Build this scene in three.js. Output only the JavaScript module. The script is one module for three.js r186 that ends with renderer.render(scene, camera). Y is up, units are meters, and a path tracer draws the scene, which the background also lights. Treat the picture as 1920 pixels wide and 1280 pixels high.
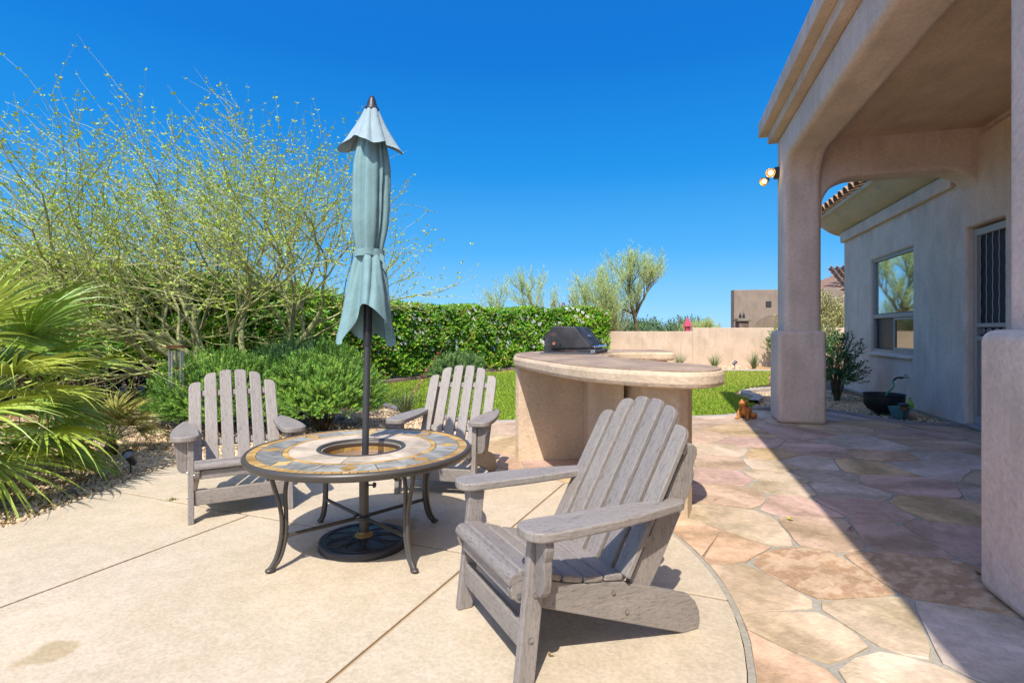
import * as THREE from 'three';
import { RoundedBoxGeometry } from 'three/addons/geometries/RoundedBoxGeometry.js';
import { mergeGeometries } from 'three/addons/utils/BufferGeometryUtils.js';

// ---------------------------------------------------------------- camera, sky, sun, exposure
const scene = new THREE.Scene();
const EYE = 1.2;
const camera = new THREE.PerspectiveCamera(63.71, 1920 / 1280, 0.05, 2000);
camera.position.set(0, EYE, 0);
camera.lookAt(0, EYE, -10);
camera.setViewOffset(1920, 1280, 0, 19, 1920, 1280);   // rising-front lens: verticals stay vertical

const renderer = new THREE.WebGLRenderer({ antialias: true });
renderer.toneMapping = THREE.LinearToneMapping;
renderer.toneMappingExposure = 1.40;
renderer.shadowMap.enabled = true;

const clampDot = (x) => Math.min(1, Math.max(-1, x));
const SUN_AZ = 10.5 * Math.PI / 180, SUN_EL = 54.0 * Math.PI / 180;
// direction towards the sun: behind the camera, a little to the left
const sunDir = new THREE.Vector3(-Math.sin(SUN_AZ) * Math.cos(SUN_EL), Math.sin(SUN_EL), Math.cos(SUN_AZ) * Math.cos(SUN_EL));
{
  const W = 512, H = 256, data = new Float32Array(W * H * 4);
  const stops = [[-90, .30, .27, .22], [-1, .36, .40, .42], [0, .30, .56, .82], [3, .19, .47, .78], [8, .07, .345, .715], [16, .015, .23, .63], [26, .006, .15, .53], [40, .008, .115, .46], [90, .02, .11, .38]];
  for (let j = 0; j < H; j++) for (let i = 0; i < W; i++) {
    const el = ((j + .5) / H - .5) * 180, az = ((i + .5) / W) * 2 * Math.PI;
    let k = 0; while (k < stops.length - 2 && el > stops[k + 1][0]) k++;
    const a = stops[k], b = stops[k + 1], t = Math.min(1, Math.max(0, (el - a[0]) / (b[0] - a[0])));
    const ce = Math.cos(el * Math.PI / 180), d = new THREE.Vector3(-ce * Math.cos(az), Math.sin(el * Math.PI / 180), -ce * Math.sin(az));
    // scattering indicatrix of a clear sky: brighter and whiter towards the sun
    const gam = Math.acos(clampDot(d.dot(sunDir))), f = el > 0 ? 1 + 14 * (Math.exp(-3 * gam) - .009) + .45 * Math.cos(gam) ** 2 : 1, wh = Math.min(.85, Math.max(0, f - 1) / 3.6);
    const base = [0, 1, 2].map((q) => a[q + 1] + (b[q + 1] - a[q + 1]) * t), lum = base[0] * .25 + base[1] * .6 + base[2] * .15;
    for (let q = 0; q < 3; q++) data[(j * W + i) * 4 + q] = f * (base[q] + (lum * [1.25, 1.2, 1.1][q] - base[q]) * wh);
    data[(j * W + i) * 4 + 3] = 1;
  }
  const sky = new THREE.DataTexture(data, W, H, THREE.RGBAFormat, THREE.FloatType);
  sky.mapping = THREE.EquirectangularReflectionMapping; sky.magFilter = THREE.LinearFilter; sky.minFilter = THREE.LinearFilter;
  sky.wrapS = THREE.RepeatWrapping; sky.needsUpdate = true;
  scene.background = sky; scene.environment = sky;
}
const sun = new THREE.DirectionalLight(new THREE.Color(1, .945, .86), 4.1);
sun.position.copy(sunDir).multiplyScalar(40); sun.target.position.set(0, 0, -6);
sun.position.add(sun.target.position);
sun.castShadow = true; sun.shadow.radius = 1; sun.shadow.mapSize.set(4096, 4096);
Object.assign(sun.shadow.camera, { left: -22, right: 22, top: 22, bottom: -22, near: 1, far: 90 });
scene.add(sun, sun.target);

// ---------------------------------------------------------------- helpers
function rng(seed) { let s = seed >>> 0; return () => { s = (s + 0x6d2b79f5) | 0; let t = Math.imul(s ^ (s >>> 15), 1 | s); t = (t + Math.imul(t ^ (t >>> 7), 61 | t)) ^ t; return ((t ^ (t >>> 14)) >>> 0) / 4294967296; }; }
const V = (x, y, z) => new THREE.Vector3(x, y, z);
const lerp = (a, b, t) => a + (b - a) * t, clamp = (x, a, b) => Math.min(b, Math.max(a, x));
const sstep = (a, b, x) => { const t = clamp((x - a) / (b - a), 0, 1); return t * t * (3 - 2 * t); };

// periodic value noise on a lattice
function hash2(x, y, s) { let h = Math.imul(x, 374761393) ^ Math.imul(y, 668265263) ^ Math.imul(s, 1274126177); h = Math.imul(h ^ (h >>> 13), 1274126177); return ((h ^ (h >>> 16)) >>> 0) / 4294967296; }
function pnoise(u, v, nx, ny, s) {
  const x = u * nx, y = v * ny, xi = Math.floor(x), yi = Math.floor(y), fx = x - xi, fy = y - yi;
  const sx = fx * fx * (3 - 2 * fx), sy = fy * fy * (3 - 2 * fy), w = (a, n) => ((a % n) + n) % n;
  const a = hash2(w(xi, nx), w(yi, ny), s), b = hash2(w(xi + 1, nx), w(yi, ny), s), c = hash2(w(xi, nx), w(yi + 1, ny), s), d = hash2(w(xi + 1, nx), w(yi + 1, ny), s);
  return lerp(lerp(a, b, sx), lerp(c, d, sx), sy);
}
function fbm(u, v, nx, ny, oct, s) { let r = 0, a = .5, t = 0; for (let i = 0; i < oct; i++) { r += a * pnoise(u, v, nx << i, ny << i, s + i * 17); t += a; a *= .5; } return r / t; }

function tex(size, metres, fn, srgb = true) {     // fn(u, v) -> [r,g,b] 0..1 (sRGB when srgb) or a number
  const d = new Uint8Array(size * size * 4);
  for (let j = 0; j < size; j++) for (let i = 0; i < size; i++) {
    const c = fn((i + .5) / size, (j + .5) / size), o = (j * size + i) * 4;
    if (typeof c === 'number') d[o] = d[o + 1] = d[o + 2] = clamp(c, 0, 1) * 255; else for (let k = 0; k < 3; k++) d[o + k] = clamp(c[k], 0, 1) * 255;
    d[o + 3] = 255;
  }
  const t = new THREE.DataTexture(d, size, size, THREE.RGBAFormat);
  t.magFilter = THREE.LinearFilter; t.minFilter = THREE.LinearMipmapLinearFilter; t.generateMipmaps = true;
  t.wrapS = t.wrapT = THREE.RepeatWrapping; if (srgb) t.colorSpace = THREE.SRGBColorSpace;
  t.repeat.set(1 / metres, 1 / metres); t.needsUpdate = true;
  return t;
}
function mat(r, g, b, rough = .8, extra = {}) { const m = new THREE.MeshPhysicalMaterial({ roughness: rough, side: THREE.DoubleSide, ...extra }); m.color.setRGB(r, g, b); return m; }

// planar uv in metres, by the axis that each triangle faces; grain = axis along which v runs
function boxUV(g, grain = 'y') {
  g = g.index ? g.toNonIndexed() : g;
  const p = g.attributes.position, uv = new Float32Array(p.count * 2), a = V(), b = V(), c = V(), n = V(), e = V();
  for (let i = 0; i < p.count; i += 3) {
    a.fromBufferAttribute(p, i); b.fromBufferAttribute(p, i + 1); c.fromBufferAttribute(p, i + 2);
    n.crossVectors(b.clone().sub(a), e.copy(c).sub(a)); const ax = Math.abs(n.x), ay = Math.abs(n.y), az = Math.abs(n.z);
    const drop = ax >= ay && ax >= az ? 'x' : ay >= az ? 'y' : 'z', left = ['x', 'y', 'z'].filter((q) => q !== drop);
    let vv = left.includes(grain) ? grain : left[1], uu = left.find((q) => q !== vv);
    [a, b, c].forEach((q, k) => { uv[(i + k) * 2] = q[uu]; uv[(i + k) * 2 + 1] = q[vv]; });
  }
  g.setAttribute('uv', new THREE.BufferAttribute(uv, 2));
  return g;
}
const clean = (g) => { const r = g.index ? g.toNonIndexed() : g; for (const k of Object.keys(r.attributes)) if (!['position', 'normal', 'uv'].includes(k)) r.deleteAttribute(k); return r; };
const merge = (list) => mergeGeometries(list.map(clean));
function mesh(name, geo, m, parent) { const o = new THREE.Mesh(Array.isArray(geo) ? (geo.length > 1 ? merge(geo) : geo[0]) : geo, m); o.name = name; o.castShadow = o.receiveShadow = true; if (parent) parent.add(o); return o; }
const taken = {};
function numbered(n) { taken[n] = (taken[n] ?? -1) + 1; return taken[n] ? n + '_' + String(taken[n]).padStart(3, '0') : n; }
function thing(name, label, category, x = 0, y = 0, z = 0, turn = 0, group) {
  const o = new THREE.Group(); o.name = numbered(name); o.position.set(x, y, z); o.rotation.y = turn; o.userData = { label, category };
  if (group) o.userData.group = group; scene.add(o); return o;
}
function single(name, geo, m, label, category, group) { const o = mesh(numbered(name), geo, m, scene); o.userData = { label, category }; if (group) o.userData.group = group; return o; }
function structure(name, geo, m, label, category = 'ground') { const o = mesh(numbered(name), geo, m, scene); o.userData = { kind: 'structure', label, category }; return o; }
function instanced(name, geo, m, list, parent, colors) {
  const o = new THREE.InstancedMesh(geo, m, list.length); o.name = name; o.castShadow = o.receiveShadow = true;
  list.forEach((q, i) => o.setMatrixAt(i, q)); if (colors) colors.forEach((c, i) => o.setColorAt(i, c));
  o.userData = { kind: 'stuff' }; (parent ?? scene).add(o); return o;
}
const rbox = (w, h, d, r = .006, x = 0, y = 0, z = 0) => new RoundedBoxGeometry(w, h, d, 2, Math.min(r, w / 2.01, h / 2.01, d / 2.01)).translate(x, y, z);
function shapeOf(pts) { const s = new THREE.Shape(); pts.forEach(([x, y], i) => (i ? s.lineTo(x, y) : s.moveTo(x, y))); s.closePath(); return s; }
function extrude(pts, depth, bevel = 0, seg = 2, holes = []) {
  const s = pts instanceof THREE.Shape ? pts : shapeOf(pts); holes.forEach((h) => s.holes.push(h));
  return new THREE.ExtrudeGeometry(s, { depth: depth - 2 * bevel, bevelEnabled: bevel > 0, bevelThickness: bevel, bevelSize: bevel, bevelOffset: -bevel, bevelSegments: seg, curveSegments: 10 }).translate(0, 0, bevel);
}
// a plan polygon [[X, Z forward], ...] as a slab between heights y0 and y1
const slab = (pts, y0, y1, bevel = 0) => extrude(pts.map(([x, z]) => [x, z]), y1 - y0, bevel).rotateX(-Math.PI / 2).translate(0, y0, 0);

class Soup {      // hand-made triangles
  constructor() { this.p = []; this.u = []; this.i = []; }
  get n() { return this.p.length / 3; }
  v(x, y, z, u = 0, w = 0) { this.p.push(x, y, z); this.u.push(u, w); return this.n - 1; }
  tube(pts, rad, sides = 6, cap = true) {
    const t = V(), nrm = V(0, 0, 1), bin = V(); let len = 0, first = this.n;
    for (let k = 0; k < pts.length; k++) {
      t.subVectors(pts[Math.min(k + 1, pts.length - 1)], pts[Math.max(k - 1, 0)]).normalize();
      if (!k && Math.abs(t.dot(nrm)) > .9) nrm.set(1, 0, 0);
      nrm.addScaledVector(t, -nrm.dot(t)).normalize(); bin.crossVectors(t, nrm);
      if (k) len += pts[k].distanceTo(pts[k - 1]);
      const r = typeof rad === 'number' ? rad : rad[k];
      for (let s = 0; s <= sides; s++) { const a = s / sides * 2 * Math.PI, c = Math.cos(a) * r, d = Math.sin(a) * r; this.v(pts[k].x + nrm.x * c + bin.x * d, pts[k].y + nrm.y * c + bin.y * d, pts[k].z + nrm.z * c + bin.z * d, s / sides * r * 6.28, len); }
      if (k) for (let s = 0; s < sides; s++) { const a = first + (k - 1) * (sides + 1) + s, b = a + sides + 1; this.i.push(a, a + 1, b, a + 1, b + 1, b); }
    }
    if (cap) for (const k of [0, pts.length - 1]) { const r0 = first + k * (sides + 1), c = this.v(pts[k].x, pts[k].y, pts[k].z); for (let s = 0; s < sides; s++) k ? this.i.push(r0 + s, r0 + s + 1, c) : this.i.push(r0 + s + 1, r0 + s, c); }
  }
  strip(pts, half, side) {   // flat ribbon along pts with half-widths and a sideways vector
    const first = this.n; let len = 0;
    pts.forEach((q, k) => { if (k) len += q.distanceTo(pts[k - 1]); const h = half[k], s = side.isVector3 ? side : side[k]; this.v(q.x - s.x * h, q.y - s.y * h, q.z - s.z * h, -h, len); this.v(q.x + s.x * h, q.y + s.y * h, q.z + s.z * h, h, len); if (k) { const a = first + k * 2 - 2; this.i.push(a, a + 1, a + 2, a + 1, a + 3, a + 2); } });
  }
  leaf(p, d, s, len, wid) {  // pointed leaf from p along d, s sideways
    const a = this.v(p.x, p.y, p.z, 0, 0), b = this.v(p.x + d.x * len * .45 + s.x * wid, p.y + d.y * len * .45 + s.y * wid, p.z + d.z * len * .45 + s.z * wid, wid, len * .4), c = this.v(p.x + d.x * len, p.y + d.y * len, p.z + d.z * len, 0, len), e = this.v(p.x + d.x * len * .45 - s.x * wid, p.y + d.y * len * .45 - s.y * wid, p.z + d.z * len * .45 - s.z * wid, -wid, len * .4);
    this.i.push(a, b, c, a, c, e);
  }
  build() { const g = new THREE.BufferGeometry(); g.setAttribute('position', new THREE.Float32BufferAttribute(this.p, 3)); g.setAttribute('uv', new THREE.Float32BufferAttribute(this.u, 2)); g.setIndex(this.i); g.computeVertexNormals(); return g; }
}
const spline = (pts, n) => new THREE.CatmullRomCurve3(pts).getPoints(n);

// ---------------------------------------------------------------- surface textures
const T = {};
T.concrete = tex(2048, 4.8, (u, v) => {
  const fine = pnoise(u, v, 420, 420, 3) * .6 + pnoise(u, v, 800, 800, 5) * .4, mid = fbm(u, v, 60, 60, 2, 9), big = fbm(u, v, 5, 5, 4, 21), st = fbm(u, v, 14, 14, 3, 55);
  const stain = sstep(.66, .74, st) * .10 * sstep(.45, .6, big), pit = fine > .84 ? .05 : 0;
  const k = .90 + (fine - .5) * .13 + (mid - .5) * .06 + (big - .5) * .11 - stain - pit;
  return [k, k * (.985 - stain * .25), k * (.955 - stain * .9 + (mid - .5) * .03)];
});
T.concreteBump = tex(1024, 2.4, (u, v) => fbm(u, v, 200, 200, 2, 3) * .75 + fbm(u, v, 60, 60, 2, 77) * .25, false);
T.stone = tex(1024, 1.7, (u, v) => {
  const warp = fbm(u, v, 3, 3, 4, 5) * .35, a = fbm(u + warp, v + warp * .3, 3, 9, 6, 31), b = fbm(u, v, 40, 40, 3, 13), c = fbm(u + warp * .5, v, 6, 14, 4, 91);
  const g2 = fbm(u, v, 160, 90, 2, 41), k = .84 + (a - .5) * .36 + (b - .5) * .15 + (g2 - .5) * .10, w = sstep(.55, .75, c) * .07;
  return [k + w, k * .97 + w, k * .93 + (a - .5) * .12 + w];
});
T.stoneMottled = tex(1024, .75, (u, v) => {
  const a = sstep(.36, .66, fbm(u + fbm(u, v, 5, 5, 3, 8) * .12, v, 14, 22, 5, 3)), b = fbm(u, v, 60, 60, 3, 14), d = fbm(u, v, 4, 4, 4, 71);
  const k = .76 + a * .11 + (b - .5) * .14 + (d - .5) * .18;
  return [k, k * (.94 + a * .05), k * (.88 + a * .10)];
});
T.stoneBump = tex(1024, 1.4, (u, v) => { const w = fbm(u, v, 4, 4, 3, 6) * .2, a = fbm(u + w, v + w, 4, 9, 6, 44), s = a * 7; return .45 * a + .4 * (Math.floor(s) + sstep(.75, 1, s - Math.floor(s))) / 7 + .15 * fbm(u, v, 120, 120, 2, 4); }, false);
T.stucco = tex(1024, 2.2, (u, v) => { const a = fbm(u, v, 3, 3, 5, 12), b = fbm(u, v, 12, 8, 4, 61), f = fbm(u, v, 130, 130, 2, 7); const d = sstep(.56, .74, fbm(u, v, 22, 2, 4, 83)) * .03, k = .90 + (a - .5) * .13 + (b - .5) * .11 + (f - .5) * .10 - d; return [k, k * (.985 + d * .3), k * (.97 + (a - .5) * .05)]; });
T.stuccoBump = tex(1024, 2.2, (u, v) => fbm(u, v, 110, 110, 3, 2) * .55 + fbm(u, v, 24, 24, 3, 5) * .3 + fbm(u, v, 8, 8, 2, 6) * .15, false);
T.lumber = tex(1024, .36, (u, v) => {   // recycled-plastic lumber: elongated dark flecks along v
  const a = fbm(u, v, 64, 10, 3, 4), b = fbm(u, v, 90, 22, 2, 19), c = fbm(u, v, 6, 2, 3, 33), f = sstep(.58, .78, a) * .10 + sstep(.62, .80, b) * .10;
  const k = .90 + (c - .5) * .10 - f + (fbm(u, v, 128, 32, 2, 8) - .5) * .10;
  return [k, k * .985, k * .98];
});
T.lumberBump = tex(512, .5, (u, v) => fbm(u, v, 60, 9, 4, 4), false);
T.gravel = tex(1024, 1.2, (u, v) => {
  const s = 46, x = u * s, y = v * s; let best = 9, id = 0, second = 9;
  for (let j = -1; j <= 1; j++) for (let i = -1; i <= 1; i++) { const cx = Math.floor(x) + i, cy = Math.floor(y) + j, wx = (cx + s) % s, wy = (cy + s) % s, dx = cx + hash2(wx, wy, 1) - x, dy = cy + hash2(wx, wy, 2) - y, d = dx * dx + dy * dy; if (d < best) { second = best; best = d; id = wx * 131 + wy; } else if (d < second) second = d; }
  const e = sstep(0, .22, Math.sqrt(second) - Math.sqrt(best)), h = hash2(id, 7, 3), h2 = hash2(id, 9, 5), k = (.42 + .45 * h) * (.55 + .45 * e);
  return [k, k * (.84 + .08 * h2), k * (.62 + .2 * h2)];
});
T.grass = tex(512, 1.5, (u, v) => { const a = fbm(u, v, 70, 70, 3, 5), b = fbm(u, v, 4, 4, 4, 15); const k = .55 + (a - .5) * .5; return [k * (.78 + b * .4), k, k * .35]; });
T.bark = tex(512, .5, (u, v) => { const a = fbm(u, v, 12, 5, 5, 5), b = fbm(u, v, 40, 30, 3, 25); const k = .75 + (a - .5) * .4 + (b - .5) * .25; return [k, k, k * .9]; });
T.fabric = tex(512, .12, (u, v) => { const k = .92 + .05 * Math.sin(u * 2 * Math.PI * 64) * Math.sin(v * 2 * Math.PI * 64) + (fbm(u, v, 8, 8, 4, 3) - .5) * .10; return [k, k, k]; });
T.slate = tex(512, .45, (u, v) => { const a = fbm(u, v, 5, 9, 6, 3), b = sstep(.6, .72, fbm(u + .2 * a, v, 3, 12, 4, 66)); const k = .72 + (a - .5) * .5; return [k + b * .12, k + b * .1, k * 1.0 + b * .04]; });
T.blotch = tex(512, .6, (u, v) => { const a = fbm(u, v, 6, 6, 6, 3); const k = .82 + (a - .5) * .5; return [k, k * .97, k * .93]; });
T.counter = tex(1024, 1.6, (u, v) => { const a = fbm(u, v, 5, 3, 6, 3), b = fbm(u, v, 90, 70, 3, 31); const k = .80 + (a - .5) * .45 + (b - .5) * .15; return [k, k * .98, k * .96]; });
T.sooty = tex(512, .5, (u, v) => { const a = fbm(u, v, 4, 4, 6, 9), r = sstep(.60, .74, fbm(u, v, 3, 5, 5, 29)); const k = .55 + (a - .5) * .8; return [k + r * .40, k + r * .22, k + r * .12]; });
T.leafy = tex(256, .2, (u, v) => { const k = .8 + (fbm(u, v, 4, 4, 4, 3) - .5) * .5; return [k, k, k]; });

const withMap = (r, g, b, rough, map, bump, scale, extra = {}) => mat(r, g, b, rough, { map, ...(bump ? { bumpMap: bump, bumpScale: scale } : {}), ...extra });
const rotated = (t, a, ox, oy) => { const c = t.clone(); c.rotation = a; c.offset.set(ox, oy); c.needsUpdate = true; return c; };
const M = {
  concrete: withMap(.65, .55, .42, .88, T.concrete, T.concreteBump, .0018),
  joint: mat(.36, .25, .14, .95),
  grout: withMap(.44, .41, .35, .95, T.concrete, T.concreteBump, .003),
  gravel: withMap(.62, .56, .48, .95, T.gravel),
  stucco: withMap(.84, .655, .55, .92, T.stucco, T.stuccoBump, .007),
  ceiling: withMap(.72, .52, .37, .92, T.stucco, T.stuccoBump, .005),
  cream: withMap(.78, .61, .44, .92, T.stucco, T.stuccoBump, .006),
  wall: withMap(.74, .58, .43, .92, T.stucco, T.stuccoBump, .006),
  counter: withMap(.62, .46, .33, .75, T.counter, T.stoneBump, .003),
  lumber: withMap(.345, .297, .268, .55, T.lumber, T.lumberBump, .0012),
  bolt: mat(.45, .45, .45, .35, { metalness: 1 }),
  iron: mat(.085, .075, .065, .42, { metalness: .35 }),
  ironDark: mat(.035, .035, .042, .40, { metalness: .3 }),
  fabric: withMap(.22, .37, .385, .9, T.fabric),
  paleFabric: withMap(.33, .43, .465, .9, T.fabric),  // lighter cloth tint than the canopy, used only on the vent cap
  kerb: withMap(.52, .45, .40, .92, T.concrete, T.concreteBump, .003),
};
// ---------------------------------------------------------------- ground, patio, flagstones, lawn (plan coordinates: X right, Z forward)
const R = rng(11);
structure('ground', new THREE.PlaneGeometry(900, 900).rotateX(-Math.PI / 2).translate(0, -.035, -150), withMap(.74, .58, .40, .95, rotated(T.gravel, 0, 0, 0)), 'gravelly desert ground reaching to the horizon');

const CX = -1.4, CZ = 2.8, CR = 2.39;      // the round part of the concrete patio
const arc = (a0, a1, n, r = CR) => [...Array(n + 1)].map((_, k) => { const a = lerp(a0, a1, k / n); return [CX + r * Math.cos(a), CZ + r * Math.sin(a)]; });
const patio = [...arc(-1.25, Math.PI / 2, 48), [-2.0, 5.32], [-2.6, 5.36], [-2.95, 5.15], [-3.07, 4.7], [-3.08, 3.5], [-3.25, 2.9], [-3.7, 2.3], [-4.6, 1.8], [-7, 1.4], [-7, -5], [-.65, -5]];
function clipHalf(poly, nx, nz, d) {       // keep nx*x + nz*z <= d
  const out = [];
  for (let k = 0; k < poly.length; k++) {
    const a = poly[k], b = poly[(k + 1) % poly.length], da = nx * a[0] + nz * a[1] - d, db = nx * b[0] + nz * b[1] - d;
    if (da <= 0) out.push(a);
    if ((da < 0 && db > 0) || (da > 0 && db < 0)) { const t = da / (da - db); out.push([lerp(a[0], b[0], t), lerp(a[1], b[1], t)]); }
  }
  return out;
}
{
  const base = structure('concrete_patio', slab(patio, -.03, -.010), M.joint, 'cream textured concrete patio with a rounded edge, scored into large slabs', 'patio');
  const t = 23 * Math.PI / 180, d1 = [Math.sin(t), Math.cos(t)], n1 = [Math.cos(t), -Math.sin(t)];     // n1 across the long joints, d1 along them
  const j1 = -2.985, j2 = -1.315, j3 = 2.635, gap = .0085;
  const inner = patio.map(([x, z]) => [x, z]);
  const cut = (list) => list.reduce((p, [nx, nz, d]) => clipHalf(p, nx, nz, d), inner);
  const lo = (n, d) => [-n[0], -n[1], -(d + gap)], hi = (n, d) => [n[0], n[1], d - gap];
  const cells = [[hi(n1, j1), hi(d1, j3)], [lo(n1, j1), hi(n1, j2), hi(d1, j3)], [lo(n1, j2), hi(d1, j3)], [hi(n1, j2), lo(d1, j3)], [lo(n1, j2), lo(d1, j3)]];
  cells.forEach((c, k) => { const p = cut(c); if (p.length > 2) mesh('concrete_slab', slab(p, -.0095, 0, .003), M.concrete, base); });
}

// house frame: u along the house front, v away from the garden
const HA = 15.7 * Math.PI / 180, hs = Math.sin(HA), hc = Math.cos(HA);
const fromUV = (u, v) => [hs * u + hc * v, hc * u - hs * v], vOf = (X, Z) => X * hc - Z * hs, uOf = (X, Z) => X * hs + Z * hc;
const WALL_V = 3.65;
const lawnEdge = [[-.8, 7.15], [.04, 7.28], [2.5, 7.62], [3.25, 7.85], [3.6, 8.5], [4.75, 8.25], [5.0, 7.15], [5.49, 6.98], [6.2, 6.85]];
const zMax = (x) => { let k = 0; while (k < lawnEdge.length - 2 && x > lawnEdge[k + 1][0]) k++; const [a, b] = [lawnEdge[k], lawnEdge[k + 1]]; return lerp(a[1], b[1], clamp((x - a[0]) / (b[0] - a[0]), 0, 1)); };
{
  // grout bed
  const bed = [...arc(1.7, -1.25, 40, CR + .004), [-.6, -5], fromUV(-6, WALL_V - .0), fromUV(8.0, WALL_V - .0), ...lawnEdge.slice().reverse().filter(([x]) => x < 5.6)];
  const floor = structure('flagstone_terrace', slab(bed, -.03, -.0075), M.grout, 'terrace of irregular sandstone flags in buff, gold, rust and rose with grey joints', 'terrace');
  // tones: 0 peach 1 cream 2 gold 3 rust 4 rose 5 tan 6 mottled brown 7 pale grey
  const tone = [
    [.70, .52, .38], [.73, .60, .44], [.69, .51, .29], [.66, .46, .31], [.66, .465, .39], [.70, .55, .39], [.72, .51, .33], [.70, .605, .53]];
  const mats = tone.map((c, k) => [0, 1, 2].map((q) => withMap(...c, .72, rotated(k === 6 ? T.stoneMottled : T.stone, [0, .9, 2.3][q] + k, .37 * k + .21 * q, .53 * k), T.stoneBump, .012)));
  // stones of the terrace: centre in metres (X, Z) and tone
  const seeds = [[2.304, 7.109, 0], [2.730, 6.657, 2], [2.161, 6.272, 0], [2.539, 5.954, 4], [2.163, 5.611, 1], [2.517, 5.384, 2], [1.919, 5.033, 0], [2.353, 4.948, 1], [2.209, 4.527, 1], [2.128, 4.221, 1], [1.735, 4.548, 4], [1.630, 4.057, 0], [1.452, 3.438, 1], [1.976, 3.794, 4], [1.906, 3.321, 0], [1.134, 3.177, 3], [1.529, 2.682, 6], [1.095, 2.543, 5], [1.190, 2.151, 5], [1.552, 2.267, 1], [0.990, 1.963, 3], [1.309, 1.912, 1], [3.396, 6.627, 4], [3.076, 5.558, 4], [2.744, 5.033, 7], [2.562, 4.563, 7], [2.497, 4.143, 7], [3.793, 5.894, 7], [3.598, 5.287, 3], [3.171, 4.866, 2], [4.093, 5.121, 7], [4.701, 6.480, 4], [3.098, 4.295, 4], [2.956, 3.698, 2], [2.349, 3.794, 4], [2.212, 3.212, 4], [2.591, 3.177, 4], [2.042, 2.707, 6], [1.763, 2.151, 7], [3.650, 4.866, 7]];
  for (let tries = 0; tries < 4000; tries++) {
    const u = lerp(-5.5, 9, R()), v = lerp(-4, WALL_V, R()), [X, Z] = fromUV(u, v);
    if (Math.hypot(X - CX, Z - CZ) < CR + .12 || X < -.7 || Z > zMax(X) - .1 || (Z < .5 && X < 1)) continue;
    if (seeds.every((s) => Math.hypot(s[0] - X, s[1] - Z) > (Z > 5 ? .55 : .62))) seeds.push([X, Z, [0, 0, 1, 1, 5, 5, 2, 3, 4, 6, 7][Math.floor(R() * 11)]]);
  }
  const g = .0062;
  seeds.forEach((s, k) => {
    let p = [[s[0] - 1.4, s[1] - 1.4], [s[0] + 1.4, s[1] - 1.4], [s[0] + 1.4, s[1] + 1.4], [s[0] - 1.4, s[1] + 1.4]];
    seeds.forEach((o, q) => { if (q === k) return; const dx = o[0] - s[0], dz = o[1] - s[1], L = Math.hypot(dx, dz); if (L > 3) return; p = clipHalf(p, dx / L, dz / L, (dx * (s[0] + o[0]) + dz * (s[1] + o[1])) / 2 / L - g); });
    p = clipHalf(p, -1, 0, .72); p = clipHalf(p, hc, -hs, WALL_V - .02);
    if (p.length < 3) return;
    const fine = [];
    p.forEach((a, q) => { const b = p[(q + 1) % p.length], n = Math.max(1, Math.round(Math.hypot(b[0] - a[0], b[1] - a[1]) / .11)); for (let m = 0; m < n; m++) fine.push([lerp(a[0], b[0], m / n), lerp(a[1], b[1], m / n)]); });
    const cut = fine.map(([x, z], q) => {      // soft, uneven edges; the terrace ends at the patio ring and at the lawn kerb
      const a = fine[(q + fine.length - 1) % fine.length], b = fine[(q + 1) % fine.length];
      let X = lerp(x, (a[0] + b[0]) / 2, .3), Z = lerp(z, (a[1] + b[1]) / 2, .3);
      X += (pnoise(x * .05 + .9, z * .05 + .9, 64, 64, 3) - .5) * .06 + (pnoise(x * .13 + .5, z * .13 + .5, 64, 64, 8) - .5) * .012; Z += (pnoise(x * .05 + .4, z * .05 + .7, 64, 64, 5) - .5) * .06;
      const d = Math.hypot(X - CX, Z - CZ), lim = CR + .03; if (d < lim) { X = CX + (X - CX) / d * lim; Z = CZ + (Z - CZ) / d * lim; }
      Z = Math.min(Z, zMax(X) - .015); return [X, Z];
    });
    let area = 0; cut.forEach((a, q) => { const b = cut[(q + 1) % cut.length]; area += a[0] * b[1] - b[0] * a[1]; });
    if (Math.abs(area) < .02) return;
    mesh('flagstone', slab(cut, -.011, -.0005 - .002 * R(), .0022), mats[s[2]][k % 3], floor);
  });
}

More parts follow.
